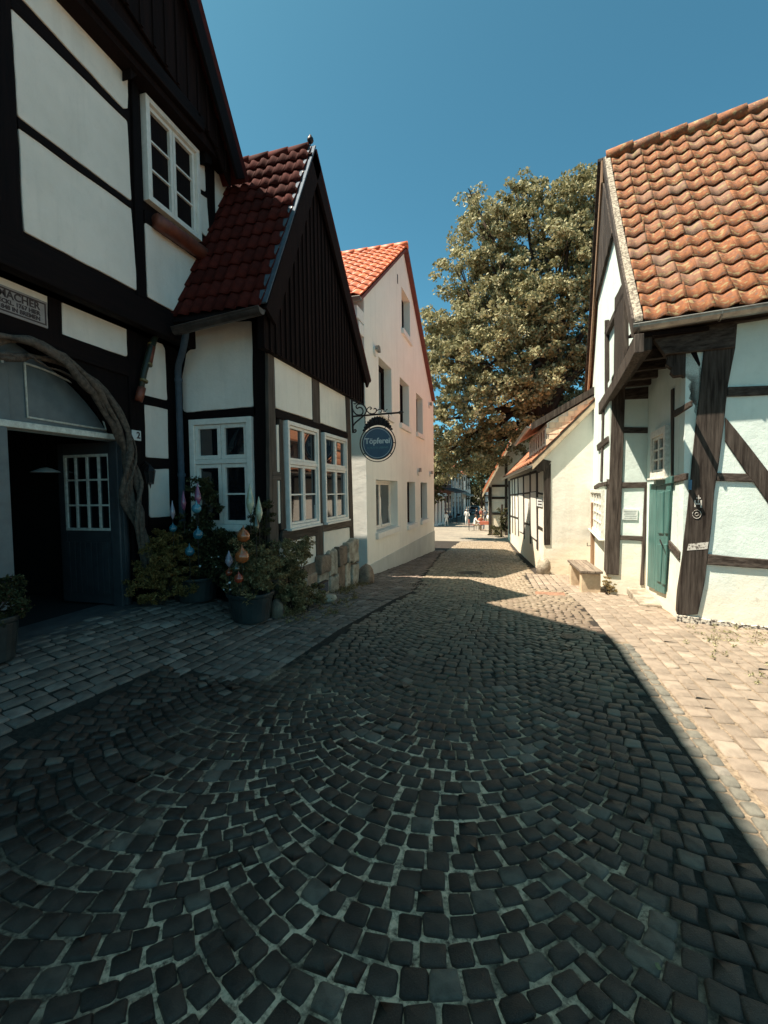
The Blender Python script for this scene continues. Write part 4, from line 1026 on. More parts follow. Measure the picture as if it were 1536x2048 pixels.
# roof
RZ_, RD_ = 4.24, 3.64
def rprof(t):
    return gdn*(RD_*t)+ZV*(RZ_*(t-.028*math.sin(math.pi*min(1, t*1.0))))
E0 = Vector((1.46, 6.33, 3.58))
tr = [tile_mesh('roof_tile', .23, 5.59/16, m_tile_r, .023, 9, 440+i, .016, trough=True) for i in range(7)]
tile_roof(D, E0+ud*.10, ud, rprof, 18, 16, .23, tr, .008, .025)
us = MB(); n = 7
pts = [E0+rprof(i/n)-ZV*.06 for i in range(n+1)]
for i in range(n): us.prism([pts[i]+ud*.02, pts[i]+ud*4.22, pts[i+1]+ud*4.22, pts[i+1]+ud*.02], -ZV*.07)
obj('roof_deck', us, m_rth, D)
bk2 = [E0+rprof(1), E0+rprof(1)+gdn*RD_-ZV*RZ_]
obj('back_slope', MB().prism([bk2[0]-ud*.02, bk2[0]+ud*4.22, bk2[1]+ud*4.22, bk2[1]-ud*.02], -ZV*.1), m_tile_r, D)
A0 = E0+rprof(1)
for i in range(10):
    a = A0+ud*(.02+i*.42)+ZV*.045; obj('ridge_tile', MB().tube([a, a+ud*.45+ZV*.025], [.105, .12], 10), m_tile_r, D, smooth=True)
m_moss = mat('lichened_mortar', (.36, .31, .24), (.10, .08, .06), 26, .95, .9, .012, bscale=50, lo=.42, hi=.56)
for i in range(6):
    a, b = E0+rprof(i/6), E0+rprof((i+1)/6-.003); w_ = .085
    obj('verge_mortar', MB().prism([a-ud*.01, a+ud*w_, b+ud*w_, b-ud*.01], ZV*.075), m_moss, D, bevel=.012)
ev = MB()
for i in range(7):
    a, b = E0+rprof(i/7), E0+rprof((i+1)/7); ev.prism([a-ud*.012-ZV*.16, b-ud*.012-ZV*.16, b-ud*.012+ZV*.06, a-ud*.012+ZV*.06], -ud*.025)
obj('verge_board', ev, m_rt, D)
# far verge: wide sun-bleached barge board
fb0 = A0-ud*.03+ZV*.02; fb1 = A0+gdn*RD_-ZV*RZ_-ud*.03
obj('barge_board', MB().prism([fb0, fb1, fb1-ZV*.42-gdn*.0, fb0-ZV*.42], -ud*.04), m_barge, D, bevel=.006)
obj('barge_edge', MB().prism([fb0+ZV*.04, fb1+ZV*.04, fb1-ZV*.02, fb0-ZV*.02], -ud*.10), m_rt, D, bevel=.006)
fbb = MB()
for k in range(7):
    p = fb0.lerp(fb1, .1+.13*k)-ZV*.2-ud*.045; fbb.tube([p, p-ud*.01], .014, 6)
obj('board_peg', fbb, m_blk, D)
ga_, gb_ = E0-Vector((0, 0, .0))-gdn*.07-ZV*.06+ud*-.03, E0+ud*4.22-gdn*.07-ZV*.05
gutter(D, ga_, gb_, .075, m_zincl)
for k in range(6): 
    q = ga_+ud*(.05+.8*k); P_ = []
    for i in range(9): th = math.pi*i/8; P_.append(q+gdn*math.cos(th)*.083-ZV*math.sin(th)*.083)
    obj('gutter_bracket', MB().tube(P_, .009, 5), m_zincl, D)
# front timbers
tf = lambda px, m=m_rt, off=.022, name='timber_beam', **k: timber(D, PF, px, off, m, name, **k)
obj('eaves_board', MB().prism([E0+ud*.0-gdn*.02-ZV*.10, E0+ud*4.22-gdn*.02-ZV*.10, cFr+ZV*3.46, cF-ud*.62+ZV*3.46], ZV*.025), m_blk, D)
tf([(1286, 650), (1536, 606), (1620, 592), (1620, 622), (1536, 636), (1470, 646), (1470, 694), (1330, 708)], m_rth, .06, depth=.16)
tf([(1411, 640), (1478, 618), (1471, 695), (1457, 771), (1443, 890), (1429, 986), (1417, 1106), (1411, 1160), (1396, 1229), (1354, 1231), (1364, 1113), (1380, 962), (1395, 819), (1407, 713)], m_rt, .03, 'corner_post', depth=.27)
tf([(1457, 773), (1536, 771), (1640, 768), (1640, 790), (1536, 790), (1455, 793)], m_rth)
tf([(1452, 834), (1500, 895), (1536, 942), (1600, 1022), (1600, 1092), (1536, 1005), (1495, 948), (1450, 882)], m_rt)
tf([(1434, 945), (1493, 947), (1508, 965), (1432, 962)], m_rth)
tf([(1416, 1108), (1470, 1114), (1536, 1119), (1640, 1128), (1640, 1148), (1536, 1138), (1414, 1130)], m_rth, .03)
m_plin = mat('flaking_plinth', (.62, .56, .46), (.05, .04, .035), 30, .95, .9, .015, bscale=60, lo=.45, hi=.55)
tf([(1353, 1229), (1440, 1243), (1536, 1254), (1660, 1270), (1660, 1292), (1536, 1272), (1440, 1260), (1353, 1248)], m_plin, .035, 'plinth_strip', depth=.06)
# carved knee bracket at the corner
tf([(1331, 705), (1378, 700), (1409, 742), (1407, 762), (1394, 838), (1386, 822), (1389, 812), (1376, 797), (1380, 786), (1374, 772), (1381, 764), (1364, 750), (1347, 752), (1340, 744), (1343, 736), (1331, 728), (1334, 718)], m_rt, .0, 'carved_bracket', depth=.15, amp=.001)
tf([(1378, 700), (1392, 700), (1402, 728), (1398, 733)], m_blk, .012, depth=.03)
# chalk mark and blue plate on the post
def fq(pts, off, th, m, name, root=D): return obj(name, MB().prism([PF.px(x, y, off) for x, y in pts], PF.n*th), m, root)
m_chalk = mat('chalk_paint', (.50, .47, .42), (.10, .08, .07), 40, .9, .2, .002, lo=.4, hi=.5)
hm = fq([(1396, 990), (1398.5, 990), (1398, 1005), (1395.5, 1005)], .0325, .002, m_chalk, 'painted_mark')
for q in ([(1392.5, 995), (1401.5, 995), (1401.5, 997.5), (1392.5, 997.5)], [(1388.5, 1000), (1391.5, 1000), (1391.5, 1014), (1388.5, 1014)], [(1401, 1000), (1404, 1000), (1403.5, 1015), (1400.5, 1015)], [(1391.5, 1006), (1401, 1006), (1401, 1009), (1391.5, 1009)]):
    fq(q, .0325, .0021, m_chalk, 'painted_mark')
ci = PF.px(1393.5, 1028.5, .034)
for r_ in (.05, .02):
    obj('painted_mark', MB().tube([ci+ud*math.cos(2*math.pi*k/16)*r_*.85+ZV*math.sin(2*math.pi*k/16)*r_ for k in range(17)], .0035, 5), m_chalk, D)
fq([(1377, 1088), (1417, 1084), (1415, 1098), (1374, 1101)], .0315, .0018, m_chalk, 'lime_stain')
m_bluep = mat('blue_number_enamel', (.05, .16, .28), None, 6, .4, .1)
bp = PG1.px(1380, 970, .03); t = thing('blue_plate', bp, 'small blue enamel plate on the side of the thick corner post', 'house number')
obj('number_plate', MB().prism([PF.px(x, y, .031) for x, y in ((1377, 959), (1384, 960), (1383, 980), (1376, 979))], PF.n*.012), m_bluep, t)
# recess wall and door
for q, mm in (([(1244, 854), (1306, 855), (1306, 866), (1244, 866)], m_rth), ([(1216, 965), (1299, 964), (1299, 976), (1216, 977)], m_rth), ([(1228, 1070), (1287, 1073), (1287, 1082), (1228, 1079)], m_rth), ([(1289, 970), (1297, 970), (1288, 1170), (1280, 1170)], m_rt), ([(1236, 780), (1320, 770), (1320, 796), (1236, 800)], m_rth)):
    timber(D, PR, q, .02, mm, depth=.06)
tg = lambda px, m=m_rt, off=.02, name='timber_beam', **k: timber(D, PG1, px, off, m, name, **k)
timber(D, PG1, [(1299, 968), (1313, 968), (1309, 1179), (1294, 1172)], .03, m_teal, 'door_surround', depth=.06)
dl = obj('door', MB().prism([PG1.px(x, y, .03) for x, y in ((1314, 972), (1342, 966), (1328, 1188), (1309, 1181))], -PG1.n*.05), m_teal, D, bevel=.006)
for q in ([(1316, 985), (1326, 983), (1325, 1068), (1315, 1067)], [(1330, 982), (1338, 980), (1334, 1068), (1328, 1068)], [(1314, 1088), (1323, 1088), (1320, 1165), (1312, 1162)], [(1326, 1088), (1333, 1088), (1328, 1170), (1322, 1168)]):
    obj('door_panel', MB().prism([PG1.px(x, y, .048) for x, y in q], -PG1.n*.02), m_teal, dl, bevel=.012)
obj('door_handle', MB().tube([PG1.px(1320, 1080, .05), PG1.px(1320, 1080, .10), PG1.px(1324, 1090, .10)], .009, 6), m_iron, dl)
obj('door_lintel', MB().prism([PG1.px(x, y, .045) for x, y in ((1312, 960), (1344, 952), (1343, 966), (1312, 972))], -PG1.n*.06), m_teal, D, bevel=.006)
wq = rect_px(PG1, [(1311, 862), (1339, 853), (1339, 953), (1307, 958)])
window(D, PG1, wq, 2, [(1, 3)], cas=.10, sash=.04, off=.03, proud=.03, m=m_wpaint2)
for q, mm in (([(1342, 952), (1372, 946), (1371, 960), (1342, 966)], m_rth), ([(1337, 1080), (1358, 1104), (1357, 1120), (1336, 1096)], m_rth), ([(1346, 822), (1380, 801), (1380, 813), (1347, 835)], m_rth), ([(1341, 780), (1346, 776), (1344, 966), (1341, 966)], m_rt)):
    tg(q, mm, depth=.03)
obj('door_step', MB().box(Vector((2.0, 8.0, gz(2, 8)+.03)), ud*.14, gdn*.62, ZV*.06), m_stonel, D, bevel=.02)
# street-side gable timbers
te = lambda px, m=m_rt, off=.03, name='timber_beam', **k: timber(D, PE, px, off, m, name, **k)
te([(1269, 668), (1252, 708), (1222, 765), (1197, 806), (1197, 829), (1226, 782), (1250, 742), (1269, 706)], m_rt, .05, depth=.10)
te([(1229, 596), (1247, 560), (1248, 735), (1227, 760)], m_rt)
pc_ = cR-ud*.035-gdn*.03; pw, pd = .20, .42; lean = ud*.07
obj('corner_post', MB().add([pc_-ud*0+ZV*.08, pc_+ud*pw+ZV*.08, pc_+ud*pw+gdn*pd+ZV*.08, pc_+gdn*pd+ZV*.08]+[p+lean+ZV*3.40 for p in (pc_, pc_+ud*pw, pc_+ud*pw+gdn*pd, pc_+gdn*pd)], [(0, 1, 2, 3), (4, 5, 6, 7), (0, 1, 5, 4), (1, 2, 6, 5), (2, 3, 7, 6), (3, 0, 4, 7)]), m_rt, D, bevel=.012)
te([(1209, 640), (1211.5, 640), (1212, 805), (1209, 805)], m_rt)
te([(1244, 586), (1247, 592), (1211, 672), (1208, 666)], m_rth)
te([(1193, 890), (1214, 872), (1215, 884), (1194, 902)], m_rth)
te([(1187, 972), (1196, 966), (1212, 963), (1212, 971), (1197, 974), (1187, 979)], m_rth)
te([(1182, 1062), (1204, 1070), (1204, 1079), (1182, 1070)], m_rth)
te([(1204, 815), (1207, 812), (1203, 962), (1200, 964)], m_rt, .02)
# dark attic boards
s_a = [PE.sz(x, y, .045) for x, y in ((1218, 440), (1238, 517), (1209, 590))]
sA = (gA-PE.p).dot(PE.u)
boards(D, PE, sA-1.6, sA+1.6, .16, lambda s: 5.75, lambda s: 7.40-abs(s-sA)*1.16, m_rt, off=.03, th=.025, batten=False)
# barred white shutter-window on the street side
wq = rect_px(PE, [(1188, 972), (1212, 974), (1206, 1086), (1183, 1060)])
m_shut = mat('white_shutter', (.74, .74, .70), (.6, .6, .56), 14, .6, .3)
window(D, PE, (wq[0], wq[1], .62, 1.55), 4, [(1, 4)], cas=.07, sash=.03, off=.03, proud=.03, m=m_wpaint2, glass=m_shut)
# notice on the recess wall
nc = PR.px(1260.5, 1029, .01); t = thing('wall_notice', nc, 'small pale framed notice with faint lines on the plaster left of the teal door', 'notice')
obj('notice_board', MB().prism([PR.px(x, y, .004) for x, y in ((1245, 1018), (1276, 1019), (1275, 1040), (1244, 1039))], PR.n*.012), mat('notice_paper', (.62, .66, .62), None, 9, .6, 0), t)
for k in range(5):
    y = 1022+3.4*k; obj('notice_line', MB().prism([PR.px(x, yy, .0165) for x, yy in ((1248+k % 2*2, y), (1273-k % 3, y), (1273-k % 3, y+1.1), (1248+k % 2*2, y+1.1))], PR.n*.001), mat('notice_ink', (.30, .34, .32), None, 9, .6, 0) if k == 0 else bpy.data.materials['notice_ink'], t)
# timber gate post
gp = PE.px(1177, 1112, .06); t = thing('wooden_post', (1.86, 11.6, gz(1.8, 11.6)), 'slim brown wooden post with iron hook between the old house and the cream gable', 'post')
obj('post_shaft', MB().abox(1.80, 1.90, 11.55, 11.65, gz(1.8, 11.6)-.1, 1.25), m_barge, t, bevel=.008)
obj('iron_hook', MB().tube([(1.80, 11.58, .25), (1.72, 11.56, .25), (1.72, 11.56, .32)], .01, 6), m_iron, t)

# ================================================================ bench house (long low half-timbered)
XC, YCn = .80, 12.1
E_ = thing('low_timbered_house', (XC, YCn, -.4), 'long low half-timbered house with cream gable, tile-hung dormer and eaves at head height', 'house')
PGB = Pl((XC, YCn, 0), (0, -1, 0)); PST = Pl((XC, YCn, 0), (-1, -.0575, 0)); sd = Vector((-.0575, 1, 0)).normalized()
YL = 28.0
roofz = lambda x: 2.23+(x-.53)*1.02
XR = 4.4
b0 = [(XC, YCn, -1.9), (XR+3, YCn, -1.9), (XR+3, YCn, roofz(XR)-3.4), (XR, YCn, roofz(XR)-.12), (XC, YCn, roofz(XC)-.12)]
obj('plaster_wall', MB().prism(b0, sd*16), m_pl_bench, E_)
# roof: street slope
de = 16.4/24
def bprof(t): return Vector((XR-.53, 0, (XR-.53)*1.02))*t
o0 = Vector((.53, 12.03, 2.20))
rs = MB(); P0 = [o0, o0+Vector((XR-.53, 0, (XR-.53)*1.02)), None, None]; P0[2] = P0[1]+sd*16.4; P0[3] = P0[0]+sd*16.4
rs.prism(P0, ZV*-.10); obj('roof_deck', rs, m_benchw, E_)
m_tile_b = mat('sunlit_orange_tile', (.55, .22, .11), (.36, .15, .08), 10, .7, .5, .008, var=.25)
tb = [tile_mesh('roof_tile', .68, 5.5/12, m_tile_b, .03, 7, 460+i) for i in range(2)]
tile_roof(E_, o0+sd*16.4+Vector((0, 0, .05)), -sd, bprof, 24, 12, .683, tb, .004, .01)
obj('far_slope', MB().prism([P0[1], P0[1]+Vector((3.8, 0, -3.9)), P0[2]+Vector((3.8, 0, -3.9)), P0[2]], ZV*.08), m_tile_b, E_)
# barge board, gutter
m_cream_w = mat('cream_board', (.60, .47, .32), (.40, .29, .19), 18, .7, .5, .005, sc=(.3, 1, .3), var=.1)
for (z0, z1, yy, mm, nm) in ((.0, -.15, 12.0, m_cream_w, 'barge_board'), (.045, .003, 11.996, m_rt, 'barge_edge')):
    obj(nm, MB().prism([(.53, yy, 2.20+z0), (XR, yy, 2.20+(XR-.53)*1.02+z0), (XR, yy, 2.20+(XR-.53)*1.02+z1), (.53, yy, 2.20+z1)], (0, .035, 0)), mm, E_, bevel=.004)
gutter(E_, o0+Vector((-.07, 0, -.05)), o0+Vector((-.07, 0, -.06))+sd*16.4, .06, m_zincl)
# gable corner post and shaped bracket
timber(E_, PGB, [(1087, 940), (1102, 926), (1101, 1090), (1088, 1090)], .02, m_rt, 'corner_post', depth=.05)
timber(E_, PGB, [(1066, 933), (1086, 918), (1103, 922), (1090, 945), (1084, 940), (1078, 946), (1072, 940)], .03, m_rt, 'carved_bracket', depth=.14)
for q, mm in (([(1071.5, 938), (1074.5, 937), (1075.5, 1100), (1072.5, 1098)], m_rt), ([(1058.3, 944), (1060.3, 943), (1061.5, 1088), (1059.3, 1087)], m_rt), ([(1045.3, 950), (1047, 949), (1048.5, 1078), (1046.8, 1077)], m_rt), ([(1034.6, 955), (1036, 954), (1037.6, 1072), (1036.2, 1072)], m_rt), ([(1028, 958), (1029.3, 957), (1030.6, 1070), (1029.4, 1070)], m_rt), ([(1023, 960), (1024.3, 959), (1025.6, 1066), (1024.4, 1066)], m_rt), ([(1016, 962), (1020, 961), (1021, 1068), (1017.5, 1068)], m_rt),
              ([(1019, 989), (1072, 982), (1072, 986), (1019, 991.5)], m_rth), ([(1020, 1030), (1036, 1035), (1036, 1038), (1020, 1033)], m_rth), ([(1048, 1044), (1060, 1048), (1060, 1052), (1048, 1047.5)], m_rth), ([(1074, 1050), (1084, 1056), (1084, 1061), (1074, 1055)], m_rth), ([(1060, 1068), (1073, 1078), (1073, 1083), (1060, 1072)], m_rth), ([(1074, 984), (1084, 986), (1084, 990), (1074, 988)], m_rth), ([(1020, 958), (1084, 936), (1084, 942), (1020, 961)], m_rth)):
    timber(E_, PST, q, .02, mm, depth=.05, amp=.002)
for q in ([(1037, 989), (1045, 988), (1046, 1066), (1038, 1062)], [(1061, 985), (1071, 984), (1072.5, 1080), (1062, 1072)]):
    obj('door', MB().prism([PST.px(x, y, .03) for x, y in q], -PST.n*.04), m_wpaint, E_, bevel=.004)
nc = PST.px(1079, 1004, .02); t = thing('house_notice', nc, 'small white notice with two dark bars on the low half-timbered wall', 'notice')
obj('notice_board', MB().prism([PST.px(x, y, .01) for x, y in ((1074.5, 995), (1085, 996), (1085, 1014), (1074.5, 1012))], PST.n*.015), m_signw, t)
for y in (1001, 1007): obj('notice_line', MB().prism([PST.px(x, yy, .026) for x, yy in ((1076, y), (1083.5, y+.6), (1083.5, y+3), (1076, y+2.4))], PST.n*.002), m_plt, t)
# dormer, cheek hung with pale tiles
Dx0, Dx1 = .86, 2.6
dzt = lambda x: 3.22+(x-.86)*.56
ck = [(.86, 12.28, roofz(.86)-.02), (.86, 12.28, dzt(.86)), (3.4, 12.28, dzt(3.4)), (3.4, 12.28, roofz(3.4)-.4)]
dm = obj('dormer', MB().prism([(.88, 12.30, roofz(.88)-.3), (.88, 12.30, dzt(.88)-.02), (4.2, 12.30, dzt(4.2)-.02), (4.2, 12.3, roofz(4.2)-.3)], sd*4.1), m_pl_bench, E_)
tq = .145; zz = 2.4
row = 0
while zz < 5.2:
    xx = .86+(tq*.5 if row % 2 else 0)
    while xx < 3.4:
        x0, x1 = xx, xx+tq-.006
        lo_, hi_ = zz, zz+tq
        if hi_-.02 > roofz(x0+.07)+.02 and lo_+.05 < dzt(x0)-.06:
            h = min(hi_, dzt(x0)-.03)
            obj('cladding_tile', MB().prism([(x0, 12.272, lo_), (x1, 12.272, lo_), (x1, 12.28, h), (x0, 12.28, h)], (0, .014, 0)), m_slate, dm)
        xx += tq
    zz += tq*.93; row += 1
drf = [(.50, 12.25, dzt(.50)+.10), (4.3, 12.25, dzt(4.3)+.10)]
obj('dormer_roof', MB().prism([drf[0], drf[1], Vector(drf[1])+sd*4.6, Vector(drf[0])+sd*4.6], (0, 0, .09)), m_tile_b, E_)
obj('dormer_verge', MB().prism([(.50, 12.22, dzt(.5)+.02), (4.3, 12.22, dzt(4.3)+.02), (4.3, 12.22, dzt(4.3)+.19), (.5, 12.22, dzt(.5)+.19)], (0, .03, 0)), m_rt, E_)
gutter(E_, (.44, 12.05, dzt(.5)+.10), Vector((.44, 12.05, dzt(.5)+.08))+sd*4.6, .05, m_zincl)
for k in range(7):
    y0 = 12.34+k*.58; x_ = .87-(y0-12.3)*.0575
    w = obj('dormer_window', MB().prism([(x_, y0+.03, roofz(x_)+.08), (x_-.03, y0+.50, roofz(x_)+.08), (x_-.03, y0+.50, 3.12), (x_, y0+.03, 3.12)], (-.03, 0, 0)), m_wpaint, E_)
    for j in (0, 1): obj('pane', MB().prism([(x_-.031-.0, y0+.07+j*.21, 2.72), (x_-.042, y0+.25+j*.21, 2.72), (x_-.042, y0+.25+j*.21, 3.06), (x_-.031, y0+.07+j*.21, 3.06)], (-.006, 0, 0)), m_glass, w)
# guard stone at the corner
def rock(name, c, s, m, seed, parent=None, fl=.0):
    import bmesh
    r = random.Random(seed); b = bmesh.new(); bmesh.ops.create_icosphere(b, subdivisions=2, radius=1)
    for v in b.verts:
        k = 1+r.uniform(-.13, .13); v.co = Vector((v.co.x*s[0]*k, v.co.y*s[1]*k, v.co.z*s[2]*k))+Vector(c)-(org(parent) if parent else Vector((0, 0, 0)))
    me = bpy.data.meshes.new(name); b.to_mesh(me); b.free(); me.materials.append(m); me.polygons.foreach_set('use_smooth', [True]*len(me.polygons))
    o = bpy.data.objects.new(name, me); col.objects.link(o)
    if parent: o.parent = parent; ORG[o.name] = org(parent)
    return o
tag(rock('guard_stone', (.78, 11.95, gz(.8, 12)+.16), (.17, .15, .26), m_stonel, 5), 'rounded pale guard stone at the corner of the low half-timbered house', 'stone')
tag(rock('corner_stone', (-2.83, 8.95, gz(-2.8, 9)+.12), (.17, .28, .25), m_stone, 6), 'rough brown corner stone between the annex and the pale rendered house', 'stone')
# bench
bn = thing('wooden_bench', (1.35, 9.4, gz(1.3, 9.4)), 'low weathered wooden bench of three planks on block legs by the old house', 'bench')
zt = .085
for k in range(3): obj('seat_plank', MB().prism([(1.20+k*.125, 8.78, zt), (1.317+k*.125, 8.78, zt), (1.317+k*.125-.06, 10.2, zt-.01), (1.20+k*.125-.06, 10.2, zt-.01)], (0, 0, .045)), m_benchw, bn, bevel=.006)
for (y0, y1, dx) in ((8.84, 9.06, 0), (9.88, 10.1, -.05)): obj('leg', MB().abox(1.22+dx, 1.54+dx, y0, y1, gz(1.2, y1)-.03, zt-.012), m_cream_w, bn, bevel=.01)
# ================================================================ far houses
def far_house(name, label, x, y0, y1, ez, wallm, tilem, rise=2.6, deep=6, nwin=3, floors=2, cat='house', framed=False, shop=False):
    g = min(gz(x, y0), gz(x, y1)); h = thing(name, (x, (y0+y1)/2, g), label, cat)
    pl = Pl((x, y0, 0), (1, 0, 0))
    obj('wall', MB().abox(x-deep, x, y0, y1, g-.5, ez), wallm, h)
    obj('roof', MB().prism([(x+.3, y0-.1, ez-.12), (x-deep/2, y0-.1, ez+rise), (x-deep-.3, y0-.1, ez-.12)], (0, y1-y0+.2, 0)), tilem, h)
    obj('cornice', MB().abox(x+.02, x+.22, y0, y1, ez-.28, ez-.12), m_sill, h)
    fh = (ez-g)/floors
    for f in range(floors):
        for k in range(nwin):
            w = (y1-y0)/nwin; a = y0+w*(k+.28); b = y0+w*(k+.72)
            z0 = g+fh*f+(.9 if (f or not shop) else .15); z1 = g+fh*(f+1)-.55
            o = obj('window', MB().abox(x+.002, x+.05, a-.09, b+.09, z0-.09, z1+.09), m_wpaint, h)
            for j in (0, 1): obj('pane', MB().abox(x+.051, x+.06, lerp(a, b, j*.5)+.03, lerp(a, b, j*.5+.5)-.03, z0, z1), m_glass, o)
    return h
m_brickr = mat('old_red_brick', (.16, .065, .05), (.09, .035, .03), 30, .85, .4)
m_greyw = mat('blue_grey_wall', (.34, .40, .42), None, 3, .9, .2); m_whitew = mat('far_white_wall', (.62, .62, .58), None, 3, .9, .2)
far_house('brick_house', 'dark red brick house with tall white windows at the near end of the distant row', -7.7, 54, 63, 5.2, m_brickr, m_tile_f, shop=True)
far_house('terraced_house', 'blue-grey rendered house between the brick house and the white house in the distant row', -7.7, 63.1, 76, 4.75, m_greyw, m_tile_f, nwin=3, shop=True)
far_house('terraced_house', 'white rendered house at the far end of the distant row', -7.7, 76.1, 95, 4.2, m_whitew, m_tile_f, nwin=5, shop=True)
aw = thing('shop_awning', (-7.4, 58, 1.0), 'dark awning over the shopfront of the distant brick house', 'awning')
obj('awning_cloth', MB().prism([(-7.68, 54, 1.75), (-5.9, 54, 1.2), (-5.9, 54, 1.12), (-7.68, 54, 1.6)], (0, 13, 0)), mat('dark_canvas', (.05, .025, .022), None, 4, .9, .2), aw)
for y in (54.5, 60, 66.5): obj('awning_pole', MB().tube([(-6.0, y, gz(-6, y)), (-6.0, y, 1.15)], .04, 6), m_iron, aw)
aw2 = thing('shop_awning', (-7.4, 84, 0), 'pale awning over the shopfront of the distant white house', 'awning')
obj('awning_cloth', MB().prism([(-7.68, 78, .9), (-6.4, 78, .4), (-6.4, 78, .3), (-7.68, 78, .8)], (0, 10, 0)), mat('pale_canvas', (.45, .40, .34), None, 4, .9, .2), aw2)
# columns / posts beside the pale house
for k, y in enumerate((46.5, 49.0, 51.5)):
    t = thing('porch_column', (-7.2, y, gz(-7.2, y)), ['nearest', 'middle', 'farthest'][k]+' of three pale porch columns beyond the corner of the rendered house', 'column', 'pale porch columns in the distance')
    obj('column_shaft', MB().lathe((-7.2, y, gz(-7.2, y)), [(.2, 0), (.2, .15), (.14, .2), (.12, 2.8), (.18, 2.9), (.18, 3.0)], 10), m_sill, t)
t = thing('porch_roof', (-7.6, 49, 1.0), 'grey flat porch roof carried by pale columns in the distance', 'porch roof')
obj('roof_slab', MB().abox(-9.5, -6.9, 45.8, 52.3, .85, 1.15), m_greyw, t)
# gable house crossing at the end of the low house
G = thing('crossing_gable_house', (-.6, 32, -1.5), 'small black and white gable house with dark oversailing roof where the lane bends', 'house')
PGH = Pl((-1.45, 32, 0), (0, -1, 0))
rz2 = lambda x: 1.58+(x+1.62)*1.85
obj('plaster_wall', MB().prism([(-1.4, 32, -2.2), (3.0, 32, -2.2), (3.0, 32, rz2(0)), (1.3, 32, rz2(1.3)), (-1.4, 32, rz2(-1.4))], (0, 9, 0)), m_pl_bench, G)
obj('roof', MB().prism([(-1.75, 31.5, rz2(-1.75)), (1.4, 31.5, rz2(1.4)), (1.4, 31.5, rz2(1.4)+.2), (-1.75, 31.5, rz2(-1.75)+.2)], (0, 10, 0)), m_tile_f, G)
obj('verge_board', MB().prism([(-1.78, 31.44, rz2(-1.78)-.26), (1.4, 31.44, rz2(1.4)-.26), (1.4, 31.44, rz2(1.4)-.02), (-1.78, 31.44, rz2(-1.78)-.02)], (0, .05, 0)), m_cream_w, G)
for (a, b, c_, d_) in ((-1.4, -1.2, -2.2, 1.7), (-.35, -.17, -2.2, 3.5), (.8, .98, -2.2, 4)):
    obj('timber_beam', MB().abox(a, b, 31.94, 32.0, c_, d_), m_rt, G)
for z in (-1.1, -.15, .9, 1.7): obj('timber_beam', MB().abox(-1.19, .8, 31.95, 32.0, z, z+.16), m_rth, G)
for (y0, y1) in ((33, 34.6), (35.6, 37.2)):
    o = obj('window', MB().abox(-1.46, -1.4, y0, y1, -.4, .8), m_wpaint, G); obj('pane', MB().abox(-1.47, -1.461, y0+.1, y1-.1, -.3, .7), m_glass, o)
H2 = thing('end_house', (-3, 104, -3), 'small dark-framed house front beyond the car at the end of the street', 'house')
obj('wall', MB().abox(-5.4, -2.95, 103, 108, -3.6, 3.4), m_greyw, H2)
for z in (-1.5, 0, 1.5): obj('timber_beam', MB().abox(-5.4, -2.95, 102.9, 103, z, z+.25), m_rt, H2)
for x in (-5.4, -4.6, -3.8, -3.15): obj('timber_beam', MB().abox(x, x+.2, 102.88, 102.9, -3.6, 3.4), m_rt, H2)

# ================================================================ car
m_carp = mat('blue_grey_car_paint', (.09, .13, .19), (.08, .12, .17), 2, .25, 0, spec=.8); m_tyre = mat('tyre_rubber', (.02, .02, .02), None, 9, .8, 0); m_chrome = mat('wheel_metal', (.5, .5, .5), None, 5, .3, 0, metal=1)
m_head = mat('headlight_glass', (.6, .6, .58), None, 5, .1, 0)
cx_, cy_ = -6.1, 84.0; cz = gz(cx_, cy_)
car = thing('parked_car', (cx_, cy_, cz), 'blue-grey hatchback parked nose-on at the far end of the street', 'car')
prof_ = [(-2.0, .35), (-2.05, .7), (-1.9, .88), (-1.0, 1.0), (-.35, 1.42), (1.1, 1.48), (1.85, 1.05), (2.0, .8), (2.0, .35)]
mb = MB(); w_ = .86
L_ = [(cx_-w_*(.82 if z > 1.1 else 1), cy_+y, cz+z) for y, z in prof_]; R_ = [(cx_+w_*(.82 if z > 1.1 else 1), cy_+y, cz+z) for y, z in prof_]
n = len(prof_); mb.add(L_+R_, [tuple(range(n)), tuple(range(n, 2*n))[::-1]]+[(i, (i+1) % n, n+(i+1) % n, n+i) for i in range(n)])
obj('body', mb, m_carp, car, bevel=.06)
obj('windscreen', MB().prism([(cx_-.66, cy_-.98, cz+1.03), (cx_+.66, cy_-.98, cz+1.03), (cx_+.60, cy_-.40, cz+1.40), (cx_-.60, cy_-.40, cz+1.40)], (0, -.03, .03)), m_glass, car)
for s in (-1, 1):
    obj('headlight', MB().abox(cx_+s*.62-.16, cx_+s*.62+.16, cy_-2.07, cy_-2.0, cz+.60, cz+.76), m_head, car, bevel=.02)
    obj('wing_mirror', MB().abox(cx_+s*.98-.09, cx_+s*.98+.09, cy_-.75, cy_-.65, cz+1.0, cz+1.12), m_carp, car, bevel=.02)
    for yy in (-1.3, 1.3):
        wv = obj('wheel', MB().tube([(cx_+s*.72, cy_+yy, cz+.32), (cx_+s*.9, cy_+yy, cz+.32)], .32, 16), m_tyre, car); obj('rim', MB().tube([(cx_+s*.89, cy_+yy, cz+.32), (cx_+s*.915, cy_+yy, cz+.32)], .2, 12), m_chrome, wv)
obj('number_plate', MB().abox(cx_-.26, cx_+.26, cy_-2.09, cy_-2.055, cz+.42, cz+.53), m_signw, car); obj('grille', MB().abox(cx_-.4, cx_+.4, cy_-2.08, cy_-2.04, cz+.60, cz+.72), m_iron, car)

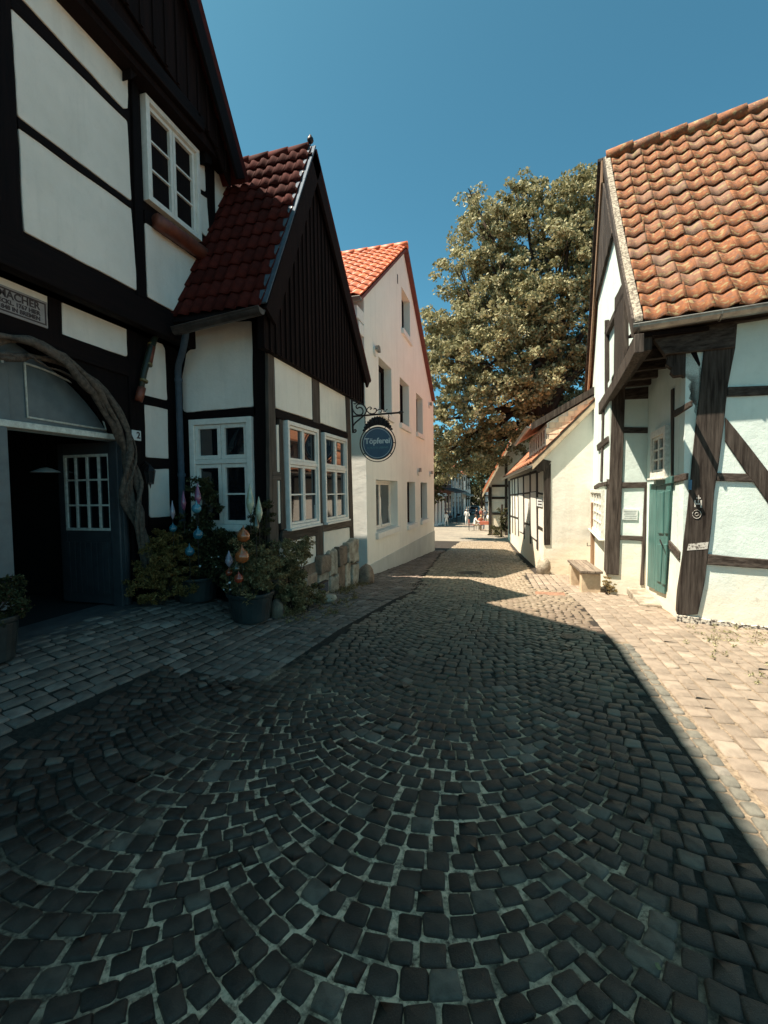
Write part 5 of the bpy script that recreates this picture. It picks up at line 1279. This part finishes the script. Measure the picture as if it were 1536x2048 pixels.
# ================================================================ people
m_skin = mat('skin', (.50, .30, .21), None, 4, .6, 0)
m_redw = mat('red_lacquer', (.25, .06, .035), None, 5, .5, 0)
def cloth(n, c): return mat(n, c, None, 8, .9, .2, .01)
m_wcl, m_blk_c, m_jean, m_redc, m_khaki, m_greyc = cloth('white_cloth', (.75, .73, .68)), cloth('black_cloth', (.03, .025, .03)), cloth('denim', (.06, .09, .15)), cloth('rust_cloth', (.40, .12, .07)), cloth('sand_cloth', (.45, .36, .25)), cloth('grey_cloth', (.22, .21, .21))
m_hairs = [cloth('brown_hair', (.06, .035, .02)), cloth('fair_hair', (.40, .28, .14)), cloth('grey_hair', (.40, .38, .36))]
def person(x, y, h, face, top_m, leg_m, hair, label, pose='stand', group=None, z=None):
    z = gz(x, y) if z is None else z
    t = thing('person', (x, y, z), label, 'person', group)
    k = h/1.75; sit = pose == 'sit'; st = .16 if pose == 'walk' else .0
    hip = .50 if sit else .92
    J = {'pelvis': (0, 0, hip), 'waist': (0, .0, hip+.18), 'chest': (0, -.01+(.05 if sit else 0), hip+.40), 'neck': (0, .0+(.08 if sit else 0), hip+.56), 'head': (0, .02+(.10 if sit else 0), hip+.66), 'crown': (0, .02+(.10 if sit else 0), hip+.78)}
    rd = {'pelvis': .15, 'waist': .13, 'chest': .15, 'neck': .055, 'head': .09, 'crown': .075}
    E2 = [('pelvis', 'waist'), ('waist', 'chest'), ('chest', 'neck'), ('neck', 'head'), ('head', 'crown')]
    for s, sn in ((-1, 'l'), (1, 'r')):
        f = st*s
        J['sh'+sn] = (s*.17, J['chest'][1], hip+.49); J['el'+sn] = (s*.25, J['chest'][1]+(.06 if not sit else .15), hip+.24); J['ha'+sn] = (s*.22, J['chest'][1]+(.14-f if not sit else .40), hip+(.06 if not sit else .28))
        J['hp'+sn] = (s*.09, 0, hip-.04)
        if sit: J['kn'+sn] = (s*.13, .42, hip-.02); J['an'+sn] = (s*.12, .40, .08); J['to'+sn] = (s*.12, .54, .04)
        else: J['kn'+sn] = (s*.10, f+.03, .50); J['an'+sn] = (s*.09, f*1.5-.03, .09); J['to'+sn] = (s*.10, f*1.5+.12, .04)
        rd.update({'sh'+sn: .065, 'el'+sn: .042, 'ha'+sn: .035, 'hp'+sn: .10, 'kn'+sn: .062, 'an'+sn: .042, 'to'+sn: .038})
        E2 += [('chest', 'sh'+sn), ('sh'+sn, 'el'+sn), ('el'+sn, 'ha'+sn), ('pelvis', 'hp'+sn), ('hp'+sn, 'kn'+sn), ('kn'+sn, 'an'+sn), ('an'+sn, 'to'+sn)]
    names = list(J); ix = {n_: i for i, n_ in enumerate(names)}
    me = bpy.data.meshes.new('sk'); me.from_pydata([Vector(J[n_])*k for n_ in names], [(ix[a], ix[b]) for a, b in E2], [])
    o = bpy.data.objects.new('sk', me); col.objects.link(o); o.modifiers.new('s', 'SKIN')
    for n_, sv in zip(names, me.skin_vertices[0].data): sv.radius = (rd[n_]*k*.95,)*2; sv.use_root = n_ == 'pelvis'
    o.modifiers.new('u', 'SUBSURF').levels = 1
    dg = bpy.context.evaluated_depsgraph_get(); dg.update(); m2 = bpy.data.meshes.new_from_object(o.evaluated_get(dg)); bpy.data.objects.remove(o)
    for mm in (m_skin, top_m, leg_m): m2.materials.append(mm)
    for p in m2.polygons:
        c = p.center/k; mi = 0
        if sit: mi = 2 if (c.z < hip+.06 and c.z > .12) else (1 if c.z < hip+.53 and c.y < .34 else 0)
        else: mi = 2 if .12 < c.z < hip+.04 and abs(c.x) < .2 else (1 if hip+.02 < c.z < hip+.54 else 0)
        if not sit and c.z < hip+.14 and abs(c.x) > .19: mi = 0
        p.material_index = mi; p.use_smooth = True
    Rm = Matrix.Rotation(face, 4, 'Z'); m2.transform(Rm)
    b = bpy.data.objects.new('body', m2); col.objects.link(b); b.parent = t
    hc = (Rm @ Vector((0, J['head'][1]-.025, J['head'][2]+.06)))*k
    ORG[b.name] = ORG[t.name]
    hb = rock('hair', Vector((x, y, z))+hc, (.098*k, .105*k, .10*k), hair, 3, t)
    return t
LP = 'people in the distant square'
person(-5.95, 44.9, 1.42, 2.9, m_wcl, m_wcl, m_hairs[0], 'person in pale shirt and trousers walking alone nearest the rendered house', 'walk')
person(-4.25, 47.6, 1.72, 3.3, m_wcl, m_wcl, m_hairs[2], 'person in loose white shirt walking in the middle of the distant square', 'walk')
person(-3.6, 52.5, 1.75, 1.2, m_blk_c, m_blk_c, m_hairs[0], 'person in black standing leftmost of the group under the tree')
person(-3.1, 52.9, 1.72, 3.6, m_redc, m_jean, m_hairs[1], 'person in rust-red top standing second in the group under the tree')
person(-2.6, 51.6, 1.74, .6, m_greyc, m_blk_c, m_hairs[0], 'person in grey top standing at the right of the group under the tree')
person(-2.25, 49.8, 1.2, 2.5, m_wcl, m_khaki, m_hairs[1], 'small person in white top standing near the timbered gable')
tz = gz(-1.9, 37.6)
person(-2.75, 38.0, 1.7, -1.3, m_wcl, m_khaki, m_hairs[0], 'person in white top sitting left of the red outdoor table', 'sit')
person(-2.35, 38.9, 1.68, 3.6, m_redc, m_jean, m_hairs[1], 'person in rust-red top sitting behind the red outdoor table', 'sit')
person(-1.05, 37.9, 1.7, 1.35, m_khaki, m_khaki, m_hairs[0], 'person in sand-coloured clothes sitting right of the red outdoor table', 'sit')
tb_ = thing('outdoor_table', (-1.9, 37.8, tz), 'small outdoor table with red cloth among seated people', 'table')
obj('tabletop', MB().abox(-2.3, -1.5, 37.4, 38.2, tz+.70, tz+.74), m_redw, tb_); obj('cloth_skirt', MB().abox(-2.31, -1.49, 37.38, 37.40, tz+.5, tz+.74), m_redc, tb_)
for a in (-2.25, -1.55):
    for b in (37.45, 38.15): obj('leg', MB().tube([(a, b, tz), (a, b, tz+.70)], .02, 6), m_iron, tb_)
def chair(x, y, rot, label, m):
    z = gz(x, y); t = thing('outdoor_chair', (x, y, z), label, 'chair', None); c, s = math.cos(rot), math.sin(rot); w = lambda a, b, h: (x+a*c-b*s, y+a*s+b*c, z+h)
    obj('seat', MB().prism([w(-.22, -.22, .44), w(.22, -.22, .44), w(.22, .22, .44), w(-.22, .22, .44)], (0, 0, .03)), m, t)
    obj('backrest', MB().prism([w(-.22, -.24, .6), w(.22, -.24, .6), w(.22, -.20, .6), w(-.22, -.20, .6)], (0, 0, .3)), m, t)
    for a in (-.2, .2):
        for b in (-.21, .2): obj('leg', MB().tube([w(a, b, 0), w(a, b, .9 if b < 0 else .44)], .015, 5), m_iron, t)
chair(-3.0, 38.0, -1.3, 'red chair left of the outdoor table', m_redw); chair(-.75, 37.9, 1.35, 'red chair right of the outdoor table', m_redw); chair(-2.45, 39.3, 3.6, 'red chair behind the outdoor table', m_redw)
for k, (x, y) in enumerate(((-6.7, 53.2), (-6.5, 56.4), (-6.5, 59.5))): chair(x, y, .6+k, ['first', 'second', 'third'][k]+' dark chair under the shop awning counted from the pale house', m_blk_c)

# ================================================================ foliage
def leaves(name, centers, m, parent, size, seed=1, aspect=.6, kind='stuff', up=.3):
    """centers: (N,3) array of leaf positions with clump normals; one joined mesh of small folded leaves"""
    rng = np.random.default_rng(seed); N = len(centers)
    a = rng.normal(size=(N, 3)); a[:, 2] += up*0; a /= np.linalg.norm(a, axis=1)[:, None]
    b = rng.normal(size=(N, 3)); b -= (a*b).sum(1)[:, None]*a; b /= np.linalg.norm(b, axis=1)[:, None]
    n = np.cross(a, b); s = size*rng.uniform(.6, 1.3, N)[:, None]
    c = centers-np.array(org(parent) if parent is not None else (0, 0, 0))
    p0 = c-a*s*.5; p1 = c+b*s*aspect*.5+n*s*.10; p2 = c+a*s*.5; p3 = c-b*s*aspect*.5+n*s*.10
    V = np.stack([p0, p1, p2, p3], 1).reshape(-1, 3)
    me = bpy.data.meshes.new(name); me.vertices.add(4*N); me.vertices.foreach_set('co', V.ravel())
    me.loops.add(4*N); me.loops.foreach_set('vertex_index', np.arange(4*N)); me.polygons.add(N)
    me.polygons.foreach_set('loop_start', np.arange(N)*4); me.polygons.foreach_set('loop_total', np.full(N, 4)); me.update(calc_edges=True)
    me.materials.append(m); o = bpy.data.objects.new(name, me); col.objects.link(o)
    if parent is not None: o.parent = parent; ORG[o.name] = org(parent)
    if kind: o['kind'] = kind
    return o
def clumps(lobes, per, cl, r_cl, seed, hollow=.55):
    """lobes: (x,y,z,r); each carries cl*r^2 clumps near its surface, each clump per leaves"""
    rng = np.random.default_rng(seed); out = []
    for (x, y, z, r, *sq) in lobes:
        q = sq[0] if sq else 1.0; n = max(3, int(cl*r*r))
        d = rng.normal(size=(n, 3)); d /= np.linalg.norm(d, axis=1)[:, None]
        rad_ = r*(hollow+(1.05-hollow)*rng.random(n)**.6)
        c = np.array([x, y, z])+d*rad_[:, None]*np.array([1, 1, q])
        rc = r_cl*rng.uniform(.6, 1.4, n)
        for i in range(n):
            e = rng.normal(size=(per, 3)); e /= np.linalg.norm(e, axis=1)[:, None]
            e *= (rng.random(per)**.45)[:, None]*rc[i]; e[:, 2] *= .6; out.append(c[i]+e)
    return np.concatenate(out)
def W3(px, py, y): d = ray(px, py); q = EYEP+d*(y/d.y); return (q.x, q.y, q.z)
lob = []
for (px_, py_, r_, y_) in ((960, 470, 1.7, 27), (925, 560, 1.6, 27), (1010, 430, 1.5, 28), (1080, 440, 1.9, 28), (1150, 415, 2.0, 28), (1200, 420, 2.2, 28), (1125, 530, 2.2, 27), (1000, 545, 1.7, 27), (990, 640, 2.1, 26), (905, 665, 1.6, 26), (900, 740, 1.8, 26), (965, 740, 2.2, 25.5),
                          (1050, 640, 2.2, 27), (1150, 640, 2.6, 28), (935, 830, 1.7, 26), (1010, 800, 2.0, 26), (1060, 740, 1.9, 26), (895, 905, 1.1, 27), (950, 905, 1.2, 27), (1000, 890, 1.3, 27), (1250, 500, 3.0, 29), (1260, 660, 3.0, 29), (1330, 540, 3.0, 29), (1110, 720, 1.8, 30), (950, 640, 1.5, 29), (1180, 520, 2.4, 30), (940, 395, .5, 27), (870, 640, .7, 26), (1045, 395, 1.0, 28), (1110, 800, 1.9, 29), (1165, 760, 2.0, 29), (1085, 850, 1.5, 30), (1180, 840, 2.0, 30), (1130, 890, 1.6, 31), (872, 840, 1.0, 26), (885, 935, .9, 27.5), (1040, 560, 1.8, 28), (870, 700, 1.2, 26.5)):
    lob.append((*W3(px_, py_, y_), r_))
T1 = thing('broadleaf_tree', (2.0, 27.5, gz(2, 27)), 'huge broadleaf tree with pale sunlit crown rising behind the low house', 'tree')
trunk = Vector((2.0, 27.5, gz(2, 27)-.2)); fork = Vector((1.8, 27.4, 5.5))
obj('trunk', MB().tube([trunk, trunk.lerp(fork, .4), trunk.lerp(fork, .8), fork], [.75, .6, .55, .5], 14), m_bark, T1, smooth=True)
for i, l_ in enumerate(lob):
    e = Vector(l_[:3]); base = fork+Vector((0, 0, R.uniform(-1.2, 3.5)))*(1 if e.z > 7 else .3)
    m1 = base.lerp(e, .35)+Vector((R.uniform(-.5, .5), R.uniform(-.4, .4), R.uniform(.2, 1.0))); m2_ = base.lerp(e, .7)+Vector((R.uniform(-.4, .4), R.uniform(-.4, .4), R.uniform(0, .5)))
    obj('limb', MB().tube([base, m1, m2_, e], [.26, .17, .10, .04], 7), m_bark, T1, smooth=True)
    tw_ = MB()
    for q in range(4):
        d_ = Vector((R.uniform(-1, 1), R.uniform(-1, 1), R.uniform(-.4, 1))).normalized()*l_[3]*.9; tw_.tube([m2_.lerp(e, .5), e+d_*.5+Vector((0, 0, .2)), e+d_], [.05, .03, .012], 5)
    obj('branch', tw_, m_bark, T1, smooth=True)
obj('bare_twig', MB().tube([W3(905, 520, 26.5), W3(890, 517, 26.4), W3(880, 516, 26.3)], [.03, .02, .008], 5), m_bark, T1)
leaves('crown', clumps(lob, 60, 19, .42, 11, .5), m_leaf, T1, .205, 2, .62)
# trees at the end of the street and behind the houses
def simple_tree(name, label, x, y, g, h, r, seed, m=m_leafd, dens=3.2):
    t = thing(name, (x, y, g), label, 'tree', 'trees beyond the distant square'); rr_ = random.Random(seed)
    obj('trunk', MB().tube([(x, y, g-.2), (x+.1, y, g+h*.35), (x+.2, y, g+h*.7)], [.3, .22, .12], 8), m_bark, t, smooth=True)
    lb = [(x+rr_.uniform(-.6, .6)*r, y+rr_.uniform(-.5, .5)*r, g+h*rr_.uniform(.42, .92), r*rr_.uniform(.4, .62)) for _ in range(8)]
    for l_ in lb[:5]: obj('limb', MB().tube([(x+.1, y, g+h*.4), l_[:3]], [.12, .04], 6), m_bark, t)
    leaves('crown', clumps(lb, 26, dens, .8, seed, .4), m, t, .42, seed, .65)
simple_tree('broadleaf_tree', 'dark round tree closing the street behind the car', -6.5, 112, -3.3, 15, 6, 21)
simple_tree('broadleaf_tree', 'dark tree behind the distant white house row, tallest there', -12.5, 88, -3, 14, 6, 22)
simple_tree('broadleaf_tree', 'dark tree rising behind the small timbered gable', 1.5, 60, -2.3, 13, 5.5, 23)
simple_tree('broadleaf_tree', 'dark tree on the left just beyond the rendered house', -11.5, 50, -2.2, 13, 4.6, 24)
simple_tree('broadleaf_tree', 'broad dark tree low behind the car beside the end house', -1.0, 118, -3.4, 15, 7, 27)
simple_tree('broadleaf_tree', 'dark tree leaning over the street end beyond the white row house', -8.8, 101, -3.2, 11, 4.5, 28)
simple_tree('broadleaf_tree', 'shaded tree between the timbered gable and the end of the street', -1.5, 78, -2.8, 14, 5.5, 25)
simple_tree('broadleaf_tree', 'small shaded tree standing before the distant porch', -8.3, 45.0, -1.9, 6.2, 2.1, 26, m_leafd, 9)
wood_ = []
for i in range(26): wood_.append((-60+i*5.5, 150+R.uniform(-8, 8), -2+R.uniform(0, 4), R.uniform(4, 7)))
wo = leaves('distant_wood', clumps(wood_, 30, 1.1, 1.6, 31, .3), m_leafd, None, 1.3, 31); wo['label'] = 'dark mass of trees far beyond the end of the street'; wo['category'] = 'wood'
# ivy and dark bush by the timbered gable
iv = thing('ivy_bush', (-.55, 30.2, gz(-.5, 30)), 'dark ivy bush growing at the far end of the low timbered house', 'bush')
obj('stem', MB().tube([(-.55, 30.2, gz(-.5, 30)), (-.5, 30.2, .6)], .06, 6), m_bark, iv)
leaves('leaf_mass', clumps([(-.55, 30.0, -.7, .5), (-.45, 30.1, .0, .45), (-.6, 30.0, -1.1, .5), (-.9, 30.8, -1.1, .5)], 30, 60, .16, 33, .3), m_leafd, iv, .11, 33)

# ================================================================ pots, shrubs, glass ornaments
def tub(x, y, r, h, name, label, cat, m=m_pot, z=None):
    z = gz(x, y) if z is None else z; t = thing(name, (x, y, z), label, cat)
    obj('pot_body', MB().lathe((x, y, z), [(r*.78, 0), (r*.80, .02), (r*.95, h*.86), (r*1.02, h*.88), (r*1.04, h*.98), (r*1.0, h), (r*.93, h), (r*.90, h*.86)], 26), m, t, smooth=False, bevel=.004)
    obj('soil', MB().lathe((x, y, z), [(r*.90, h*.80), (r*.88, h*.87)], 20), m_soil, t); return t, z+h
tA, zA = tub(-3.02, 4.93, .275, .34, 'plant_tub', 'large dark round plant tub in front of the annex corner', 'plant pot')
tB, zB = tub(-3.86, 5.02, .30, .30, 'plant_tub', 'shaded dark plant tub beside the gateway under the bay window', 'plant pot')
tC, zC = tub(-4.03, 2.72, .2, .36, 'plant_tub', 'dark flower tub at the left edge before the gateway', 'plant pot')
def shrub(name, label, base, lobes, m, per, dens, rc, size, seed, stems=5, cat='shrub', flowers=None, aspect=.5):
    t = thing(name, base, label, cat); mb = MB(); rr_ = random.Random(seed)
    for l_ in (lobes*2)[:stems+len(lobes)]:
        e = Vector(l_[:3]); b_ = Vector(base)+Vector((rr_.uniform(-.05, .05), rr_.uniform(-.05, .05), -.03)); mb.tube([b_, b_.lerp(e, .5)+Vector((rr_.uniform(-.05, .05), rr_.uniform(-.05, .05), .03)), e], [.012, .008, .003], 5)
    obj('stems', mb, m_bark, t, kind='stuff')
    leaves('leaf_mass', clumps([(a, b, c, d*1.12) for a, b, c, d in lobes], int(per*1.5), dens*1.5, rc, seed, .35), m, t, size*.85, seed, aspect)
    if flowers:
        fm, fn, ls = flowers; pts = clumps(ls or lobes, 1, fn, .02, seed+5, .85); leaves('petals', pts, fm, t, .03, seed+6, .9)
    return t
shrub('leafy_shrub', 'dense olive shrub spilling over the large tub at the annex corner', (-3.02, 4.93, zA-.03), [(-3.05, 4.95, .62, .22), (-2.92, 4.95, .80, .20), (-3.10, 4.98, .88, .18), (-2.84, 5.0, .58, .20), (-3.22, 4.95, .50, .18), (-2.98, 4.88, .45, .20)], m_leafy, 40, 420, .06, .04, 41, flowers=(m_whitef, 420, [(-3.1, 4.8, .45, .17)]))
shrub('conifer_shrub', 'bronze-green conifer shrub beside the gate post, widest of the group', (-4.05, 4.62, .3), [(-4.0, 4.62, .72, .25), (-4.12, 4.75, .92, .20), (-3.85, 4.72, .78, .22), (-4.08, 4.5, .52, .22), (-3.82, 4.7, .55, .2), (-4.0, 4.8, .95, .16)], m_leafb, 40, 380, .06, .045, 42, aspect=.35)
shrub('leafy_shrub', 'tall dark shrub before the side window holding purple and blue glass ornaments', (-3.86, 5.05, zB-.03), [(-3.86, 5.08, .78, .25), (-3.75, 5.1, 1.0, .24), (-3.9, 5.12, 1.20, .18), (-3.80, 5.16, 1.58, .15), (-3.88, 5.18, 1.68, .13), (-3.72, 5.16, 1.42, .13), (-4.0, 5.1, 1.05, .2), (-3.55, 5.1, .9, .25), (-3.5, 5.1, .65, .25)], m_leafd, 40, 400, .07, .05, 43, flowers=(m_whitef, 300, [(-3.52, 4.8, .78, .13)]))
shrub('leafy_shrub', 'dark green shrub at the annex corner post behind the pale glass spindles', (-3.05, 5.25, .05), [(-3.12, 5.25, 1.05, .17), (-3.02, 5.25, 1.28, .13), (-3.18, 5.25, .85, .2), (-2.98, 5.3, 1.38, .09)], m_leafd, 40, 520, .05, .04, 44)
shrub('leafy_shrub', 'sunlit olive bush climbing against the annex street wall', (-2.80, 5.55, 0), [(-2.80, 5.62, .62, .20), (-2.78, 5.75, .88, .15), (-2.82, 5.45, .75, .2), (-2.76, 5.95, .80, .12), (-2.84, 5.55, .40, .22)], m_leafy, 40, 460, .06, .045, 45)
shrub('low_shrub', 'low weedy bush at the foot of the annex plinth', (-2.72, 5.75, 0), [(-2.72, 5.65, .20, .18), (-2.66, 5.95, .16, .16), (-2.70, 5.4, .22, .17)], m_leafy, 34, 480, .05, .045, 46)
shrub('flowering_plant', 'pink-flowered bushy plant in the left edge tub', (-4.03, 2.72, zC-.03), [(-4.0, 2.76, zC+.10, .18), (-4.1, 2.8, zC+.16, .14), (-3.9, 2.76, zC+.08, .13), (-4.0, 2.85, zC+.22, .10)], m_leafd, 40, 440, .06, .04, 47, cat='plant', flowers=(m_pink, 380, None))
# glass ornaments on rods
def glassm(name, c, rough=.12): return mat(name, c, tuple(v*.6 for v in c), 18, rough, .15, .003, spec=.9)
gm = dict(orange=glassm('orange_glass', (.50, .13, .035)), blue=glassm('blue_glass', (.09, .30, .38)), teal=glassm('teal_glass', (.03, .16, .22)), purple=glassm('purple_glass', (.30, .09, .17)), pale=glassm('pale_green_glass', (.50, .50, .34)), lilac=glassm('lilac_glass', (.38, .32, .38)), red=glassm('red_glass', (.40, .06, .025)), olive=glassm('olive_glass', (.06, .06, .03)))
def ornament(px_, py_, rpx, kind, color, Y, label, rod=.45, hpx=None):
    c = Vector(W3(px_, py_, Y)); k = (c-EYEP).dot(fwd)/F_PX; r_ = rpx*k
    t = thing('glass_ornament', (c.x, c.y, c.z-rod), label, 'garden ornament', None)
    if kind == 'ball':
        pr = [(.004, -r_)]+[(r_*math.cos(a), r_*math.sin(a)) for a in [rad(v) for v in range(-75, 60, 15)]]+[(r_*.32, r_*1.0), (r_*.14, r_*1.3), (.003, r_*1.75)]
    else:
        h = (hpx or 30)*k; pr = [(.004, -h*.5), (r_*.45, -h*.40), (r_*.85, -h*.25), (r_, -h*.12), (r_*.85, h*.02), (r_*.55, h*.2), (r_*.25, h*.38), (.003, h*.5)]
    obj('glass_body', MB().lathe(c, pr, 16), gm[color], t, smooth=True)
    obj('rod', MB().tube([c-Vector((0, 0, rod)), c+Vector((0, 0, -r_*.8))], .004, 5), m_iron, t)
for a in ((487, 1072, 12.5, 'ball', 'orange', 4.72, 'upper orange glass ball with pointed tip over the large tub'), (484, 1113, 14, 'ball', 'orange', 4.66, 'lower larger orange glass ball with pointed tip over the large tub'),
          (477.5, 1157, 9, 'ball', 'red', 4.62, 'small red glass ball lowest in the large tub'), (473, 1137, 8, 'ball', 'olive', 4.7, 'small dark olive glass ball between the red and orange balls'), (458, 1145, 7, 'ball', 'red', 4.72, 'small rusty glass ball left of the red ball in the large tub'),
          (393, 1017, 9.5, 'ball', 'blue', 4.7, 'pale blue glass ball under the tall purple spindle'), (396, 1069, 10, 'ball', 'teal', 4.7, 'teal glass ball in the middle of the dark shrub'), (379, 1103, 9.5, 'ball', 'teal', 4.66, 'teal glass ball lowest in the dark shrub'), (346, 1057, 7.5, 'ball', 'teal', 4.7, 'small dim blue glass ball under the lilac spindle'),
          (500, 998, 8, 'spindle', 'pale', 4.72, 'tall pale green glass spindle at the corner post'), (518, 1019, 7, 'spindle', 'pale', 4.76, 'second pale green glass spindle, lower and to the right at the corner post'), (512, 1048, 6, 'spindle', 'olive', 4.7, 'dull olive glass spindle below the pale green pair'), (395.5, 989, 6.5, 'spindle', 'purple', 4.74, 'tall purple glass spindle above the pale blue ball'), (367, 1001, 5, 'spindle', 'purple', 4.74, 'dim dark purple glass spindle left of the tall purple one'), (345, 1020, 5, 'spindle', 'lilac', 4.7, 'lilac glass spindle leftmost beside the vine'), (458, 1118, 8, 'spindle', 'lilac', 4.72, 'blurred lilac glass cone beside the lower orange ball')):
    ornament(*a, rod=.40, hpx={500: 62, 518: 52, 512: 40, 395.5: 46, 367: 40, 345: 38, 458: 34}.get(a[0]))
# weeds and moss tufts
def tufts(name, label, spots, m, seed, size=.035, per=26, h=.05):
    rng = np.random.default_rng(seed); P_ = []
    for (x, y, r_) in spots:
        e = rng.normal(size=(per, 3))*np.array([r_, r_, h*.5]); e[:, 2] = np.abs(e[:, 2])+.008; P_.append(np.array([x, y, gz(x, y)])+e)
    o = leaves(name, np.concatenate(P_), m, None, size, seed, .35); o['label'] = label; o['category'] = 'weeds'; return o
sp1 = [(R.uniform(-2.85, -2.62)+(0 if y < 7 else -.05), y, R.uniform(.02, .06)) for y in [R.uniform(5.2, 8.9) for _ in range(60)]]
sp1 += [(R.uniform(-2.7, -2.2), R.uniform(5.0, 7.2), R.uniform(.015, .035)) for _ in range(26)]
tufts('weeds', 'low weeds growing in the joints along the annex plinth', sp1, m_leafy, 51)
sp2 = []
for _ in range(60):
    t_ = R.uniform(0, 2.0); q = cF+ud*t_-gdn*R.uniform(.06, .9); sp2.append((q.x, q.y, R.uniform(.01, .04)))
for _ in range(30): sp2.append((R.uniform(1.7, 2.9), R.uniform(4.2, 5.6), R.uniform(.008, .02)))
tufts('weeds', 'dry grass tufts in the pavement joints before the clay-roofed house', sp2, m_leaf, 52, .03, 16, .03)
shrub('weed_plant', 'small leafy weed growing between bench and old house wall', (1.62, 8.70, gz(1.6, 8.7)), [(1.62, 8.70, -.1, .08), (1.60, 8.72, .0, .06), (1.68, 8.66, -.14, .08)], m_leafy, 26, 900, .03, .03, 53, cat='weeds')
# loose stones and fallen leaves
tag(rock('loose_stone', (-2.62, 6.45, gz(-2.6, 6.4)+.05), (.10, .14, .07), m_stonel, 61), 'pale loose stone under the air grille of the annex', 'stone')
tag(rock('loose_stone', (-2.85, 5.25, gz(-2.8, 5.2)+.09), (.09, .07, .16), m_stone, 62), 'brown upright stone between the large tub and the annex wall', 'stone')
lv = np.array([(R.uniform(-2.6, .9), R.uniform(1.4, 7), 0) for _ in range(26)]); lv[:, 2] = [gz(x, y)+.012 for x, y, z in lv]
fl_ = leaves('fallen_leaves', lv, m_leaf, None, .03, 63); fl_['label'] = 'scattered dry fallen leaves on the setts'; fl_['category'] = 'leaves'
for o in list(bpy.data.objects):
    if o.type == 'EMPTY' and o.name.startswith('pavement'): pass
